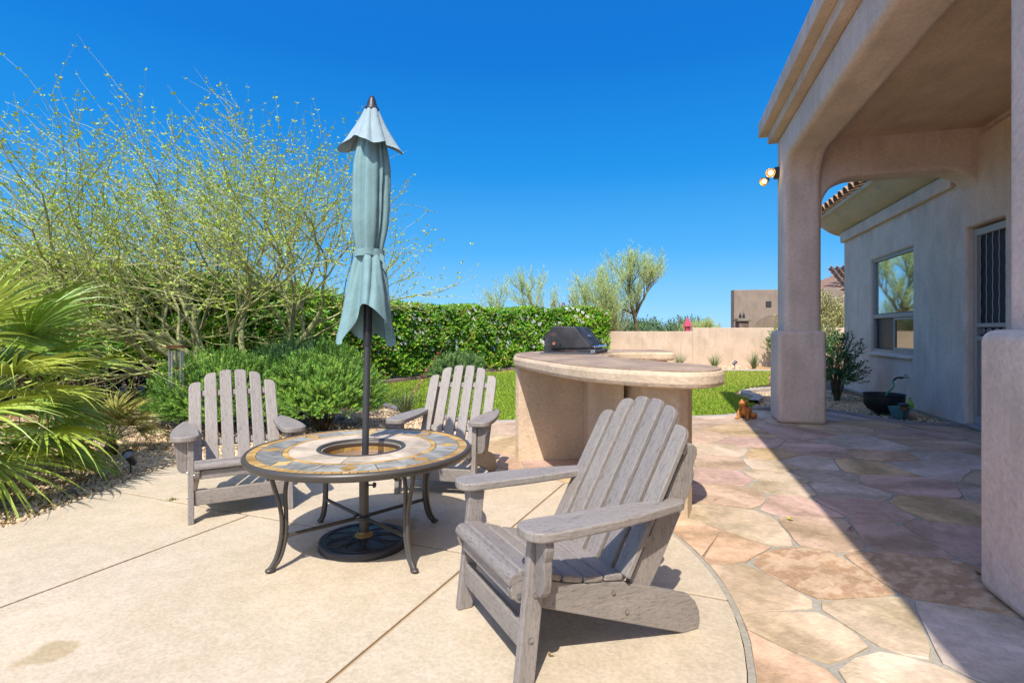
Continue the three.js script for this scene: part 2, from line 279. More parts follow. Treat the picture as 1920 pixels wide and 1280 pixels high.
// lawn, kerbs
const lawn = [[-2.47, 9.8], [-1.9, 8.8], [-1.25, 8.0], [-.31, 7.54], [.04, 7.40], [2.5, 7.76], [3.25, 8.0], [3.8, 8.7], [4.25, 9.6], [4.3, 10.7], [4.9, 11.6], [5.9, 12.6], [7.0, 15], [8.0, 16.7], [3.0, 16.9], [.6, 17.7], [-1.5, 15.2], [-3.15, 12.2], [-3.0, 10.6]];
const inside = (poly, x, z) => { let c = false; for (let i = 0, j = poly.length - 1; i < poly.length; j = i++) { const [xi, zi] = poly[i], [xj, zj] = poly[j]; if ((zi > z) !== (zj > z) && x < (xj - xi) * (z - zi) / (zj - zi) + xi) c = !c; } return c; };
{
  const o = structure('lawn', slab(lawn, -.033, -.02), withMap(.22, .28, .04, .95, T.grass), 'mown green lawn curving between kerbs', 'lawn');
  const tuft = new Soup(), r = rng(5);
  for (let k = 0; k < 9; k++) { const a = r() * 6.28, q = V(Math.cos(a) * r() * .035, 0, Math.sin(a) * r() * .035), l = V(Math.cos(a) * .4 + (r() - .5) * .6, 1, Math.sin(a) * .4 + (r() - .5) * .6).normalize(), s = V(-Math.sin(a), 0, Math.cos(a)); tuft.leaf(q, l, s, .026 + r() * .026, .0028); }
  const list = [], cols = [], m = new THREE.Matrix4(), q = new THREE.Quaternion(), up = V(0, 1, 0), c = new THREE.Color();
  for (let k = 0; k < 120000; k++) {
    const x = lerp(-3.2, 8, R()), z = lerp(7.4, 17.7, R()); if (!inside(lawn, x, z) || (z > 11 && R() < .45)) continue;
    q.setFromAxisAngle(up, R() * 6.28); const s = .65 + R() * .45; m.compose(V(x, -.021, -z), q, V(s, s * (.8 + .5 * R()), s)); list.push(m.clone());
    const patch = fbm(x * .03 + .3, z * .03, 8, 8, 3, 9), dry = sstep(.48, .72, patch) * .55 + R() * .5; cols.push(c.clone().setRGB(lerp(.19, .42, dry), lerp(.35, .43, dry), lerp(.016, .055, dry)));
  }
  const bl = instanced('grass', tuft.build(), mat(1, 1, 1, .8, { transmission: 0 }), list, null, cols); bl.userData.label = 'short green grass blades of the lawn'; bl.userData.category = 'grass';
}
function kerb(name, pts, w, h, label, closed = false, m = M.kerb) {
  const c = new THREE.CatmullRomCurve3(pts.map(([x, z]) => V(x, 0, -z)), closed, 'catmullrom', .5), n = pts.length * 8, s = new Soup(), P = c.getPoints(n);
  const prof = [[-w / 2, -.03], [-w / 2, h - .015], [-w / 2 + .015, h], [w / 2 - .015, h], [w / 2, h - .015], [w / 2, -.03]];
  P.forEach((q, k) => { const t = c.getTangent(k / n), sx = -t.z, sz = t.x; let d = 0; prof.forEach(([o, y], j) => { if (j) d += Math.hypot(o - prof[j - 1][0], y - prof[j - 1][1]); s.v(q.x + sx * o, y, q.z + sz * o, d, k * .12); if (k && j) { const a = s.n - 1, b = a - prof.length; s.i.push(a, b, b - 1, a, b - 1, a - 1); } }); });
  const o = single(name, s.build(), m, label, 'kerb'); return o;
}
const dusk = withMap(.30, .27, .27, .92, T.concrete, T.concreteBump, .003), rust = withMap(.36, .25, .19, .92, T.concrete, T.concreteBump, .003);
kerb('lawn_kerb', lawnEdge.slice(0, 4).map(([x, z]) => [x, z + .07]).concat([[3.55, 8.3]]), .13, .012, 'pale flat concrete kerb between the flagstone terrace and the lawn');
kerb('lawn_kerb', [[-2.5, 9.72], [-1.95, 8.75], [-1.3, 7.93], [-.85, 7.6], [-.78, 7.22]], .12, .03, 'grey kerb between the lawn and the gravel bed with the red-flowered yucca', false, dusk);
kerb('lawn_kerb', [[-3.1, 10.5], [-3.22, 12.2], [-1.6, 15.25], [.5, 17.78], [1.2, 17.9]], .16, .07, 'brownish kerb along the foot of the hedge', false, rust);
kerb('lawn_kerb', [[1.2, 17.75], [3.0, 16.98], [5.5, 16.85], [8.1, 16.75]], .14, .03, 'kerb in front of the grass clumps by the long garden wall');
kerb('lawn_kerb', [[4.05, 9.2], [4.45, 9.95], [4.5, 10.6], [4.95, 11.1], [5.6, 11.3], [6.2, 10.6]], .16, .05, 'white curved kerb round the small gravel island behind the column');
kerb('lawn_kerb', [[3.6, 8.45], [4.1, 8.55], [4.75, 8.32], [5.02, 7.5], [5.25, 7.1], [5.75, 6.93]], .12, .025, 'grey kerb edging the gravel under the window', false, dusk);

// gravel: loose pebbles over the planting beds
{
  const geo = new THREE.IcosahedronGeometry(.5, 0), list = [], cols = [], m = new THREE.Matrix4(), q = new THREE.Quaternion(), c = new THREE.Color(), e = new THREE.Euler();
  const flag = (x, z) => x > -.72 && Math.hypot(x - CX, z - CZ) > CR && z < zMax(x) + .1 && vOf(x, z) < WALL_V;
  const drop = (x0, x1, z0, z1, n, size) => { for (let k = 0; k < n; k++) { const x = lerp(x0, x1, R()), z = lerp(z0, z1, R()); if (inside(patio, x, z) || inside(lawn, x, z) || flag(x, z)) continue; const s = size * (.55 + R() * R() * 1.5); e.set(R() * 6, R() * 6, R() * 6); m.compose(V(x, -.03 + s * .12, -z), q.setFromEuler(e), V(s * (1 + R() * .6), s * (.5 + .4 * R()), s)); list.push(m.clone()); const k2 = .44 + R() * .30, w = R(); cols.push(c.clone().setRGB(k2, k2 * lerp(.70, .84, w), k2 * lerp(.40, .60, w))); } };
  drop(-7, -2.9, 2.2, 5.6, 26000, .021); drop(-6, -.7, 5, 9.5, 30000, .022); drop(-7, -5.5, 5, 9, 3000, .022);
  drop(3.3, 6.5, 7.0, 12, 16000, .022); drop(3, 8, 16.8, 19.4, 5000, .03);
  const o = instanced('gravel', geo, mat(1, 1, 1, .9), list, null, cols); o.userData.label = 'loose tan gravel of the planting beds'; o.userData.category = 'gravel';
}
// cobbles lying in the beds
{
  const spots = [[-3.55, 3.85, .10], [-3.8, 3.55, .12], [-3.35, 4.15, .07], [-4.2, 3.3, .11], [-3.5, 3.3, .06], [-2.35, 7.6, .10], [5.35, 7.75, .07], [5.55, 7.6, .09], [5.5, 7.35, .08], [5.2, 7.95, .06]];
  spots.forEach(([x, z, s], k) => {
    const g = new THREE.IcosahedronGeometry(s / 2, 2), p = g.attributes.position; for (let i = 0; i < p.count; i++) { const n = 1 + (pnoise(p.getX(i) / s * .1 + k * .1 + .5, p.getY(i) / s * .1 + p.getZ(i) / s * .08 + .5, 40, 40, k) - .5) * .5; p.setXYZ(i, p.getX(i) * n * 1.3, p.getY(i) * n * .7, p.getZ(i) * n); }
    g.computeVertexNormals(); const o = single('bed_rock', boxUV(g), withMap(.42, .36, .31, .9, T.blotch), k < 6 ? ['pale rounded rock in the gravel under the palm fronds', 'largest pale rock under the palm fronds, farther from the patio', 'small rock at the patio edge by the palm', 'flat rock deep under the palm, beside the trunk', 'smallest rock in the gravel at the patio edge', 'round rock in the gravel between the shrubs and the lawn kerb'][k] : ['small grey rock against the black cauldron', 'larger pale rock in front of the black cauldron', 'flat rock between the cauldron and the grey kerb', 'smallest rock left lying behind the cauldron'][k - 6], 'rock', k < 6 ? 'rocks in the gravel beds' : 'rocks by the cauldron');
    o.position.set(x, s * .14 - .03, -z); o.rotation.y = k * 1.7;
  });
}
// ---------------------------------------------------------------- the house: built in its own frame (x = v, z = -u), turned by HA
const house = thing('house', 'tan stucco house with a deep covered patio on thick pillars', 'house', 0, 0, 0, -HA);
{
  // arcade: beam and shafts as one elevation (u, y), 0.45 thick
  const V0 = 1.49, VT = .45, bot = 3.46, top = 3.86, rc = .34;
  const s = new THREE.Shape();
  const bays = [[-5.4, -2.55], [-1.95, 2.50], [3.03, 7.92]];
  s.moveTo(-6, 1.1);
  bays.forEach(([a, b]) => { s.lineTo(a, 1.1); s.lineTo(a, bot - rc); s.absarc(a + rc, bot - rc, rc, Math.PI, Math.PI / 2, true); s.lineTo(b - rc, bot); s.absarc(b - rc, bot - rc, rc, Math.PI / 2, 0, true); s.lineTo(b, 1.1); });
  s.lineTo(8.40, 1.1); s.lineTo(8.40, top); s.lineTo(-6, top);
  const arcade = extrude(s, VT, .07, 5);      // extruded along z, shape x = u
  const toHouse = (g) => g.applyMatrix4(new THREE.Matrix4().set(0, 0, 1, 0, 0, 1, 0, 0, -1, 0, 0, 0, 0, 0, 0, 1));   // (u, y, w) -> x = w, y, z = -u
  const A = mesh('arcade', boxUV(toHouse(arcade).translate(V0, 0, 0)), M.stucco, house); A.userData.label = 'stucco beam with rounded arch corners and square pillar shafts';
  for (const u of [-2.25, 2.79, 8.17]) mesh('pedestal', boxUV(rbox(.57, 1.215, .62, .055, 1.70, .60, -u)), M.stucco, house);
  // cross beam from the far pillar to the wall
  const c = new THREE.Shape(), cb = 3.2, r2 = .42; c.moveTo(1.90, 2.5); c.lineTo(1.945, 2.5); c.lineTo(1.945, cb - r2); c.absarc(1.945 + r2, cb - r2, r2, Math.PI, Math.PI / 2, true); c.lineTo(WALL_V + .06 - r2, cb); c.absarc(WALL_V + .06 - r2, cb - r2, r2, Math.PI / 2, 0, true); c.lineTo(WALL_V + .12, cb - r2); c.lineTo(WALL_V + .12, 3.84); c.lineTo(1.90, 3.84);
  mesh('cross_beam', boxUV(extrude(c, .40, .05, 4).translate(0, 0, -8.37)), M.stucco, house);
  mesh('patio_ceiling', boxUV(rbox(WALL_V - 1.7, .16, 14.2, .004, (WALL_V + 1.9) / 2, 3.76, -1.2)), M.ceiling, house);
  // stepped parapet cornice
  mesh('cornice_band', boxUV(rbox(.60, .13, 14.62, .012, 1.39 + .30, 3.86 + .064, -1.21)), M.stucco, house);
  mesh('cornice_band', boxUV(rbox(.74, .20, 14.80, .014, 1.28 + .37, 3.99 + .1, -1.22)), M.stucco, house);
  mesh('roof_deck', boxUV(rbox(WALL_V + 1.6, .10, 14.3, .01, (WALL_V + 5.0) / 2, 4.03, -1.2)), M.stucco, house);

  // long wall with door and window openings, elevation (u, y)
  const w = shapeOf([[-6, -.06], [7.42, -.06], [7.42, 2.50], [8.24, 2.50], [8.24, -.06], [13.2, -.06], [13.2, 3.6], [-6, 3.6]]);
  const hole = (u0, u1, y0, y1, r = .03) => { const h = new THREE.Path(); h.moveTo(u0, y0); h.lineTo(u1, y0); h.lineTo(u1, y1); h.lineTo(u0, y1); h.closePath(); w.holes.push(h); };
  hole(9.80, 11.63, .83, 2.51);
  const front = mesh('front_wall', boxUV(toHouse(extrude(w, .28, .035, 3)).translate(WALL_V, 0, 0)), M.stucco, house); front.userData.label = 'mottled stucco wall with window and door';
  mesh('end_wall', boxUV(rbox(6, 3.6, .28, .02, WALL_V + .27 + 3, 1.78, -13.06)), M.stucco, house);
  mesh('back_wall', boxUV(rbox(.25, 3.6, 19, .02, WALL_V + 6, 1.78, -3.6)), M.stucco, house);
  mesh('near_wall', boxUV(rbox(6, 3.6, .28, .02, WALL_V + .27 + 3, 1.78, 5.8)), M.stucco, house);
  mesh('inner_floor', boxUV(rbox(5.6, .04, 18.6, .005, WALL_V + 3.1, .0, -3.6)), mat(.25, .2, .16, .7), house);
  mesh('flat_roof', boxUV(rbox(6.2, .12, 14.2, .01, WALL_V + 3.15, 3.68, -1.2)), M.stucco, house);
  // pop-out band and coved eave beyond the patio
  mesh('wall_band', boxUV(rbox(.075, .21, 4.75, .03, WALL_V - .03, 3.19, -10.86)), M.stucco, house);
  mesh('wall_band', boxUV(rbox(6.1, .21, .075, .03, WALL_V + 3.0, 3.19, -13.215)), M.stucco, house);
  const cv = new THREE.Shape(); cv.moveTo(WALL_V + .1, 3.28); cv.quadraticCurveTo(WALL_V - .12, 3.31, WALL_V - .30, 3.48); cv.quadraticCurveTo(WALL_V - .40, 3.585, WALL_V - .46, 3.60); cv.lineTo(WALL_V - .46, 3.668); cv.lineTo(WALL_V + .1, 3.668);
  const olive = withMap(.74, .60, .44, .92, T.stucco, T.stuccoBump, .006);
  mesh('coved_eave', boxUV(extrude(cv, 5.2, .004, 1).translate(0, 0, -13.62)), olive, house);
  const roof = mesh('tile_roof', boxUV(extrude([[WALL_V - .46, 3.67], [WALL_V + 3.2, 4.968], [WALL_V + 6.4, 3.67]], 5.2, .004, 1).translate(0, 0, -13.62)), withMap(.42, .26, .17, .9, T.blotch), house);
  const slope = Math.atan2(5.1 - 3.802, 3.66), tileMats = [[.52, .33, .21], [.46, .27, .17], [.56, .39, .27]].map((q) => withMap(...q, .85, T.blotch));
  const tg = (() => { const t = new Soup(), n = 8, L = .46; for (let e = 0; e < 2; e++) for (const rr of [.125, .108]) for (let k = 0; k <= n; k++) { const a = Math.PI * k / n, r = rr * (e ? .88 : 1); t.v(e * L, Math.sin(a) * r, Math.cos(a) * r, e * L, k * .04); } const row = n + 1; for (let k = 0; k < n; k++) { t.i.push(k, k + 1, 2 * row + k, k + 1, 2 * row + k + 1, 2 * row + k); t.i.push(row + k + 1, row + k, 3 * row + k, row + k + 1, 3 * row + k, 3 * row + k + 1); t.i.push(k + 1, k, row + k, k + 1, row + k, row + k + 1); } return t.build(); })();
  for (let j = 0; j < 17; j++) for (let c2 = 0; c2 < 3; c2++) { const t = mesh('roof_tile', tg, tileMats[(j * 2 + c2 * 5 + (j * j) % 3) % 3], roof); t.position.set(WALL_V - .54 + c2 * .40 * Math.cos(slope), 3.668 + c2 * .40 * Math.sin(slope) + .012, -8.75 - j * .298); t.rotation.z = slope; }

  // window
  const alu = mat(.30, .285, .27, .5, { metalness: .2 }), glass = mat(.62, .72, .74, .03, { metalness: 1 }), screen = mat(.012, .012, .02, .5);
  const win = mesh('window', [rbox(.06, 1.70, .065, .008, 0, 0, .885), rbox(.06, 1.70, .065, .008, 0, 0, -.885), rbox(.06, .065, 1.72, .008, 0, .82, 0), rbox(.06, .065, 1.72, .008, 0, -.82, 0), rbox(.065, .075, 1.72, .008, 0, -.20, 0)], alu, house); win.position.set(WALL_V + .07, 1.67, -10.715);
  win.userData.label = 'aluminium window with a mirror-like upper pane over a slider';
  mesh('upper_pane', new THREE.BoxGeometry(.012, .93, 1.69), glass, win).position.set(.012, .315, 0);
  const slider = mesh('sliding_sash', [rbox(.04, .56, .045, .006, .01, -.51, .02), rbox(.04, .56, .045, .006, .01, -.51, .83), rbox(.04, .045, .8, .006, .01, -.765, .43), rbox(.04, .045, .8, .006, .01, -.26, .43)], alu, win);
  mesh('lower_pane', new THREE.BoxGeometry(.01, .5, .78), mat(.22, .24, .22, .05, { metalness: 1 }), win).position.set(.015, -.51, .43);
  mesh('insect_screen', new THREE.BoxGeometry(.01, .56, .83), screen, win).position.set(.03, -.51, -.42);
  mesh('sill', boxUV(rbox(.10, .05, 1.80, .02, -.07, -.885, 0)), M.stucco, win);

  // security screen door
  const white = mat(.38, .33, .29, .55), door = mesh('screen_door', [rbox(.045, 2.44, .075, .006, 0, 0, .37), rbox(.045, 2.44, .075, .006, 0, 0, -.37), rbox(.045, .085, .67, .006, 0, 1.175, 0), rbox(.045, .11, .67, .006, 0, -1.165, 0), rbox(.045, .05, .67, .006, 0, -.14, 0), rbox(.045, .05, .67, .006, 0, .02, 0)], white, house);
  door.position.set(WALL_V + .10, 1.255, -7.83); door.userData.label = 'pale security screen door with vertical twisted bars';
  mesh('mesh_panel', new THREE.BoxGeometry(.008, 2.3, .68), mat(.022, .016, .024, .7), door).position.set(.03, 0, 0);
  for (const [y0, y1] of [[.045, 1.135], [-1.11, -.165]]) for (let k = 0; k < 5; k++) {
    const b = new Soup(), P = [], n = 90; for (let i = 0; i <= n; i++) { const y = lerp(y0, y1, i / n), a = y * 34; P.push(V(Math.cos(a) * .002, y, Math.sin(a) * .002)); } b.tube(P, .0058, 4);
    const o = mesh('twisted_bar', b.build(), white, door); o.position.set(-.012, 0, lerp(-.265, .265, k / 4));
  }
  for (const z of [-.22, -.08, .08, .22]) { const sc = new Soup(), P = []; for (let i = 0; i <= 26; i++) { const a = i / 26 * 9, r = .052 * (1 - i / 34); P.push(V(0, Math.sin(a) * r * .85, Math.cos(a) * r)); } sc.tube(P, .006, 5); mesh('scroll', sc.build(), white, door).position.set(-.01, -.06, z); }
  mesh('threshold', boxUV(rbox(.16, .05, .84, .008, -.02, -1.235, 0)), mat(.35, .31, .27, .7), door);
  // base weep screed along the wall foot
  mesh('wall_foot', boxUV(rbox(.03, .05, 4.9, .006, WALL_V - .008, .0, -10.75)), mat(.36, .30, .22, .9), house);
}
const toWorld = (u, v) => { const [X, Z] = fromUV(u, v); return [X, -Z]; };
// flood lights on the pillar (lit)
{
  const [x, z] = toWorld(8.28, 1.49), f = thing('flood_light', 'twin brass flood lights, lit, on a dark box high on the pillar', 'flood light', x, 3.38, z, -HA);
  mesh('mount_box', rbox(.055, .15, .11, .01, -.028, 0, 0), mat(.05, .045, .04, .5), f);
  const brass = mat(.50, .34, .12, .3, { metalness: .9 });
  for (const [dx, dy, dz, d] of [[-.10, .0, .05, V(-.35, -.30, .88)], [-.15, -.07, -.09, V(-.65, -.45, .6)]]) {
    const arm = new Soup(); arm.tube([V(-.05, 0, dz * .3), V((dx - .05) / 2, dy * .3, dz * .6), V(dx, dy, dz)], .010, 8);
    const head = mesh('lamp_head', [new THREE.LatheGeometry([[.012, -.07], [.03, -.06], [.038, -.02], [.058, .045], [.062, .05], [.056, .046], [.034, -.02], [.0, -.03]].map((p) => new THREE.Vector2(...p)), 24)], brass, f);
    head.position.set(dx, dy, dz); head.quaternion.setFromUnitVectors(V(0, 1, 0), d.normalize());
    mesh('lamp_arm', arm.build(), brass, f);
    const glow = mat(.6, .55, .45, .3, { emissive: new THREE.Color(1, .84, .58), emissiveIntensity: .35 });
    mesh('lamp_bulb', new THREE.SphereGeometry(.044, 20, 10, 0, 6.2832, 0, 1.2).scale(1, .5, 1).translate(0, .020, 0), glow, head);
    const L = new THREE.PointLight(new THREE.Color(1, .78, .45), .03); L.position.set(0, .075, 0); head.add(L);
  }
}
// garden wall far behind, in two heights
{
  const a = single('garden_wall', boxUV(rbox(6.9, 1.235, .2, .012, 0, .5825, 0)), M.wall, 'low cream stucco garden wall with a raised section', 'wall'); a.position.set(3.0, 0, -19.5);
  const b = mesh('raised_section', boxUV(rbox(9, 1.36, .22, .012, 7.95, .645, 0)), M.wall, a);
  mesh('end_post', boxUV(rbox(.24, 1.37, .25, .012, 3.5, .65, 0)), M.wall, a);
}
// ---------------------------------------------------------------- Adirondack chair (x across, z towards the front)
function makeChair() {
  const c = new THREE.Group(), tints = [1, .93, 1.06, .97, 1.03].map((k, i) => withMap(.338 * k, .305 * k, .274 * k * (i % 2 ? 1.02 : .99), .55, rotated(T.lumber, 0, i * .23, i * .41), T.lumberBump, .0012)); let nth = 0;
  const board = (name, geo, grain, parent = c) => mesh(name, boxUV(geo, grain), tints[(nth++ * 3) % 5], parent);
  const yz = (pts, th, x, bevel = .005) => extrude(pts.map(([z, y]) => [-z, y]), th, bevel).applyMatrix4(new THREE.Matrix4().set(0, 0, 1, x - th / 2, 0, 1, 0, 0, -1, 0, 0, 0, 0, 0, 0, 1));
  // side rails that run from the seat front down to the ground at the rear
  const rail = [[-.400, 0], [-.478, 0], [-.487, .030], [-.482, .075], [-.462, .115], [-.425, .150], [-.10, .262], [-.05, .272], [.05, .284], [.15, .307], [.24, .340], [.30, .358], [.335, .360], [.356, .345], [.361, .318], [.352, .290], [.33, .272], [.28, .252]];
  const seatY = (z) => { const q = [[-.12, .262], [-.05, .272], [.05, .284], [.15, .307], [.24, .340], [.30, .358], [.40, .364]]; let k = 0; while (k < q.length - 2 && z > q[k + 1][0]) k++; return lerp(q[k][1], q[k + 1][1], (z - q[k][0]) / (q[k + 1][0] - q[k][0])); };
  for (const s of [-1, 1]) {
    const r = board('side_rail', yz(rail, .030, s * .258), 'z');
    for (const [z, y] of [[.33, .30], [-.06, .235], [-.12, .15]]) { const b = mesh('bolt', new THREE.CylinderGeometry(.0075, .0085, .008, 10).rotateZ(Math.PI / 2), M.bolt, r); b.position.set(s * .276, y, z); }
    const leg = board('front_leg', yz([[.286, .004], [.292, 0], [.348, 0], [.354, .004], [.298, .512], [.228, .512]], .034, s * .291), 'y');
    for (const [y, z] of [[.16, .302], [.31, .285]]) mesh('bolt', new THREE.CylinderGeometry(.0075, .0085, .008, 10).rotateZ(Math.PI / 2), M.bolt, leg).position.set(s * .311, y, z);
    // scrolled bracket under the arm, on the outer face of the leg
    const br = [[0, .512], [.072, .512], [.076, .48], [.070, .457], [.061, .438], [.062, .422], [.058, .36], [.052, .332], [.034, .312], [.012, .308], [0, .312]].map(([x, y]) => [s * (x + .310), y]);
    board('arm_bracket', extrude(s > 0 ? br : br.reverse(), .034, .005).translate(0, 0, .252), 'y');
    // arm: broad rounded front, narrowing to the rear
    const arm = new THREE.Shape(); arm.moveTo(s * .243, .275); arm.quadraticCurveTo(s * .245, .343, s * .31, .346); arm.quadraticCurveTo(s * .398, .343, s * .402, .275); arm.bezierCurveTo(s * .412, .12, s * .392, -.10, s * .335, -.335); arm.quadraticCurveTo(s * .325, -.368, s * .300, -.365); arm.lineTo(s * .272, -.352); arm.quadraticCurveTo(s * .262, -.34, s * .262, -.30); arm.lineTo(s * .243, .0); arm.closePath();
    board('arm', extrude(arm, .034, .008, 3).rotateX(Math.PI / 2).translate(0, .546, 0), 'z');
    board('back_post', yz([[-.128, .215], [-.215, .165], [-.300, .300], [-.440, .545], [-.470, .620], [-.462, .650], [-.484, .700], [-.482, .730], [-.462, .745], [-.432, .742]], .028, s * .246), 'y');
  }
  board('stretcher', rbox(.548, .092, .030, .005, 0, .150, .305), 'x');
  board('apron', rbox(.486, .058, .026, .006, 0, .300, .330), 'x');
  // seat slats, the front one rolled over the edge
  for (let k = 0; k < 5; k++) { const z = .288 - k * .088, y = seatY(z), t = Math.atan2(seatY(z + .04) - seatY(z - .04), .08); board('seat_slat', rbox(.548, .025, .083, .008, 0, 0, 0).rotateX(-t).translate(0, y + .0145, z), 'x'); }
  board('seat_nose', new THREE.CylinderGeometry(.030, .030, .548, 14, 1, false, 0, Math.PI).rotateZ(Math.PI / 2).rotateX(.3).translate(0, .345, .336), 'x');
  // back: six parallel slats leaning back, rounded tops stepping down to the sides
  const back = new THREE.Group(); back.name = 'backrest'; back.position.set(0, .232, -.098); back.rotation.x = -29.5 * Math.PI / 180; c.add(back);
  const len = [.668, .742, .762, .762, .742, .668];
  for (let k = 0; k < 6; k++) {
    const x = (k - 2.5) * .1025, w = .0402, h = len[k], o = k < 3 ? -1 : 1, big = k === 2 || k === 3 ? .035 : .062, sm = k === 2 || k === 3 ? .018 : .014, s = new THREE.Shape();
    const rl = o < 0 ? big : sm, rr = o < 0 ? sm : big;
    const foot = k === 0 || k === 5 ? .052 : 0; s.moveTo(x - w, foot); s.lineTo(x + w, foot); s.lineTo(x + w, h - rr * .95); s.quadraticCurveTo(x + w, h - .0, x + w - rr, h); s.lineTo(x - w + rl, h); s.quadraticCurveTo(x - w, h, x - w, h - rl * .95); s.closePath();
    board('back_slat', extrude(s, .024, .005), 'y', back);
  }
  for (const y of [.20, .585]) board('back_crossbar', rbox(.56, .045, .026, .004, 0, y, -.014), 'x', back);
  return c;
}
const chairSpots = [
  [-1.925, 3.857, .518, -.855, 'weathered grey slatted Adirondack chair in front of the leafy green shrubs'],
  [-.50, 4.335, -.20, -.98, 'weathered grey slatted Adirondack chair with the umbrella shadow on its backrest, by the lawn'],
  [.205, 2.26, -.905, -.425, 'weathered grey slatted Adirondack chair turned side-on beside the flagstone edge']];
{
  const proto = makeChair();
  chairSpots.forEach(([X, Z, fx, fz, label], k) => {
    const c = k ? proto.clone() : proto; c.name = numbered('adirondack_chair'); c.userData = { label, category: 'chair', group: 'Adirondack chairs round the fire table' };
    c.position.set(X, 0, -Z); c.rotation.y = Math.atan2(fx, -fz); scene.add(c);
  });
}
// ---------------------------------------------------------------- fire table
const TX = -.845, TZ = 3.09;
{
  const t = thing('fire_table', 'round mosaic stone fire table on curved dark metal legs', 'table', TX, 0, -TZ, -.08), H = .552;
  const lathe = (pts, n = 72) => new THREE.LatheGeometry(pts.map((p) => new THREE.Vector2(...p)), n);
  mesh('table_rim', lathe([[.560, H - .010], [.590, H - .004], [.596, H + .001], [.606, H - .001], [.612, H - .010], [.613, H - .017], [.609, H - .022], [.610, H - .026], [.606, H - .036], [.596, H - .042], [.56, H - .042], [.52, H - .040]], 96), M.iron, t);
  mesh('table_base', lathe([[.212, H - .012], [.592, H - .012], [.592, H - .04], [.212, H - .04], [.212, H - .012]], 72), mat(.30, .27, .22, .9), t);
  const slate = [0, 1, 2, 3].map((k) => withMap([.50, .55, .49, .58][k], [.48, .525, .475, .555][k], [.42, .45, .43, .48][k], .55, rotated(T.slate, k * 1.3, k * .3, k * .17), T.stoneBump, .0012));
  const gold = [0, 1, 2].map((k) => withMap([.66, .58, .70][k], [.43, .35, .49][k], [.13, .10, .20][k], .6, rotated(T.blotch, k, k * .4, 0))), creamT = [0, 1].map((k) => withMap(.72, .62, .50, .6, rotated(T.blotch, k * 2, k * .3, .1)));
  const ring = (name, r0, r1, a0, a1, m, gap = .0016, y = H - .011, h = .009) => {
    const g0 = gap / r0, g1 = gap / r1, n = Math.max(2, Math.round((a1 - a0) * r1 / .03)), pts = [];
    for (let k = 0; k <= n; k++) { const a = lerp(a0 + g1, a1 - g1, k / n); pts.push([Math.cos(a) * r1, Math.sin(a) * r1]); }
    for (let k = n; k >= 0; k--) { const a = lerp(a0 + g0, a1 - g0, k / n); pts.push([Math.cos(a) * r0, Math.sin(a) * r0]); }
    return mesh(name, slab(pts, y, y + h, .0012), m, t);
  };
  const r = rng(77), tau = 2 * Math.PI;
  for (let k = 0, a = 0; k < 84; k++) { const w = tau / 84 * (k < 83 ? .8 + .4 * r() : 1), b = k < 83 ? Math.min(a + w, tau - (83 - k) * .05) : tau; ring('gold_edge_tile', .5435, .5885, a, b, gold[Math.floor(r() * 3)]); a = b; if (a >= tau - .01) break; }
  for (let k = 0; k < 40; k++) ring('gold_inner_tile', .3865, .4135, tau * k / 40, tau * (k + 1) / 40, gold[(k * 7) % 3]);
  // slate field: eight diamonds with slates between
  for (let k = 0; k < 8; k++) {
    const a = tau * (k + .28) / 8, p = (da, rr) => [Math.cos(a + da) * rr, Math.sin(a + da) * rr];
    mesh('gold_diamond', slab([p(-.088, .476), p(0, .4185), p(.088, .480), p(.0, .5385)], H - .011, H - .0018, .0012), gold[k % 3], t);
    // slates flank the diamond with pointed ends, one or two plain ones between
    const a1 = a + tau / 8, q = (ang, rr) => [Math.cos(ang) * rr, Math.sin(ang) * rr], split = k % 3 ? .5 + .12 * (k % 2) : .34, sp2 = k % 3 ? null : .68;
    const mids = sp2 ? [split, sp2] : [split], edges = [0, ...mids, 1];
    for (let e = 0; e < edges.length - 1; e++) {
      const lo = lerp(a, a1, edges[e]), hi = lerp(a, a1, edges[e + 1]), pts = [], R0 = .4165, R1 = .5405, G = .0022;
      const outer = [], inner = []; for (let s = 0; s <= 6; s++) { const ang = lerp(lo + (e ? G / R1 : .012), hi - (e < edges.length - 2 ? G / R1 : .012), s / 6); outer.push(q(ang, R1)); } for (let s = 6; s >= 0; s--) { const ang = lerp(lo + (e ? G / R0 : .012), hi - (e < edges.length - 2 ? G / R0 : .012), s / 6); inner.push(q(ang, R0)); }
      pts.push(...outer); if (e === edges.length - 2) pts.push(q(hi - .094, .480)); pts.push(...inner); if (e === 0) pts.push(q(lo + .094, .478));
      mesh('slate_tile', slab(pts, H - .011, H - .0022, .0012), slate[(k * 3 + e * 2 + (k >> 1)) % 4], t);
    }
  }
  for (let k = 0; k < 8; k++) ring('cream_tile', .243, .3845, tau * (k + .1) / 8, tau * (k + 1.1) / 8, creamT[k % 2]);
  mesh('bowl_ring', lathe([[.243, H - .004], [.240, H + .002], [.226, H + .002], [.220, H - .006], [.219, H - .034], [.226, H - .034]]), M.iron, t);
  const wallM = gold;
  for (let k = 0; k < 26; k++) ring('bowl_tile', .213, .2185, tau * k / 26, tau * (k + 1) / 26, wallM[(k * 5) % 3], .0012, H - .066, .032);
  mesh('bowl', lathe([[0, H - .088], [.195, H - .088], [.205, H - .084], [.2125, H - .066], [.216, H - .066], [.212, H - .10], [0, H - .10]]), withMap(.40, .275, .20, .8, T.blotch), t);
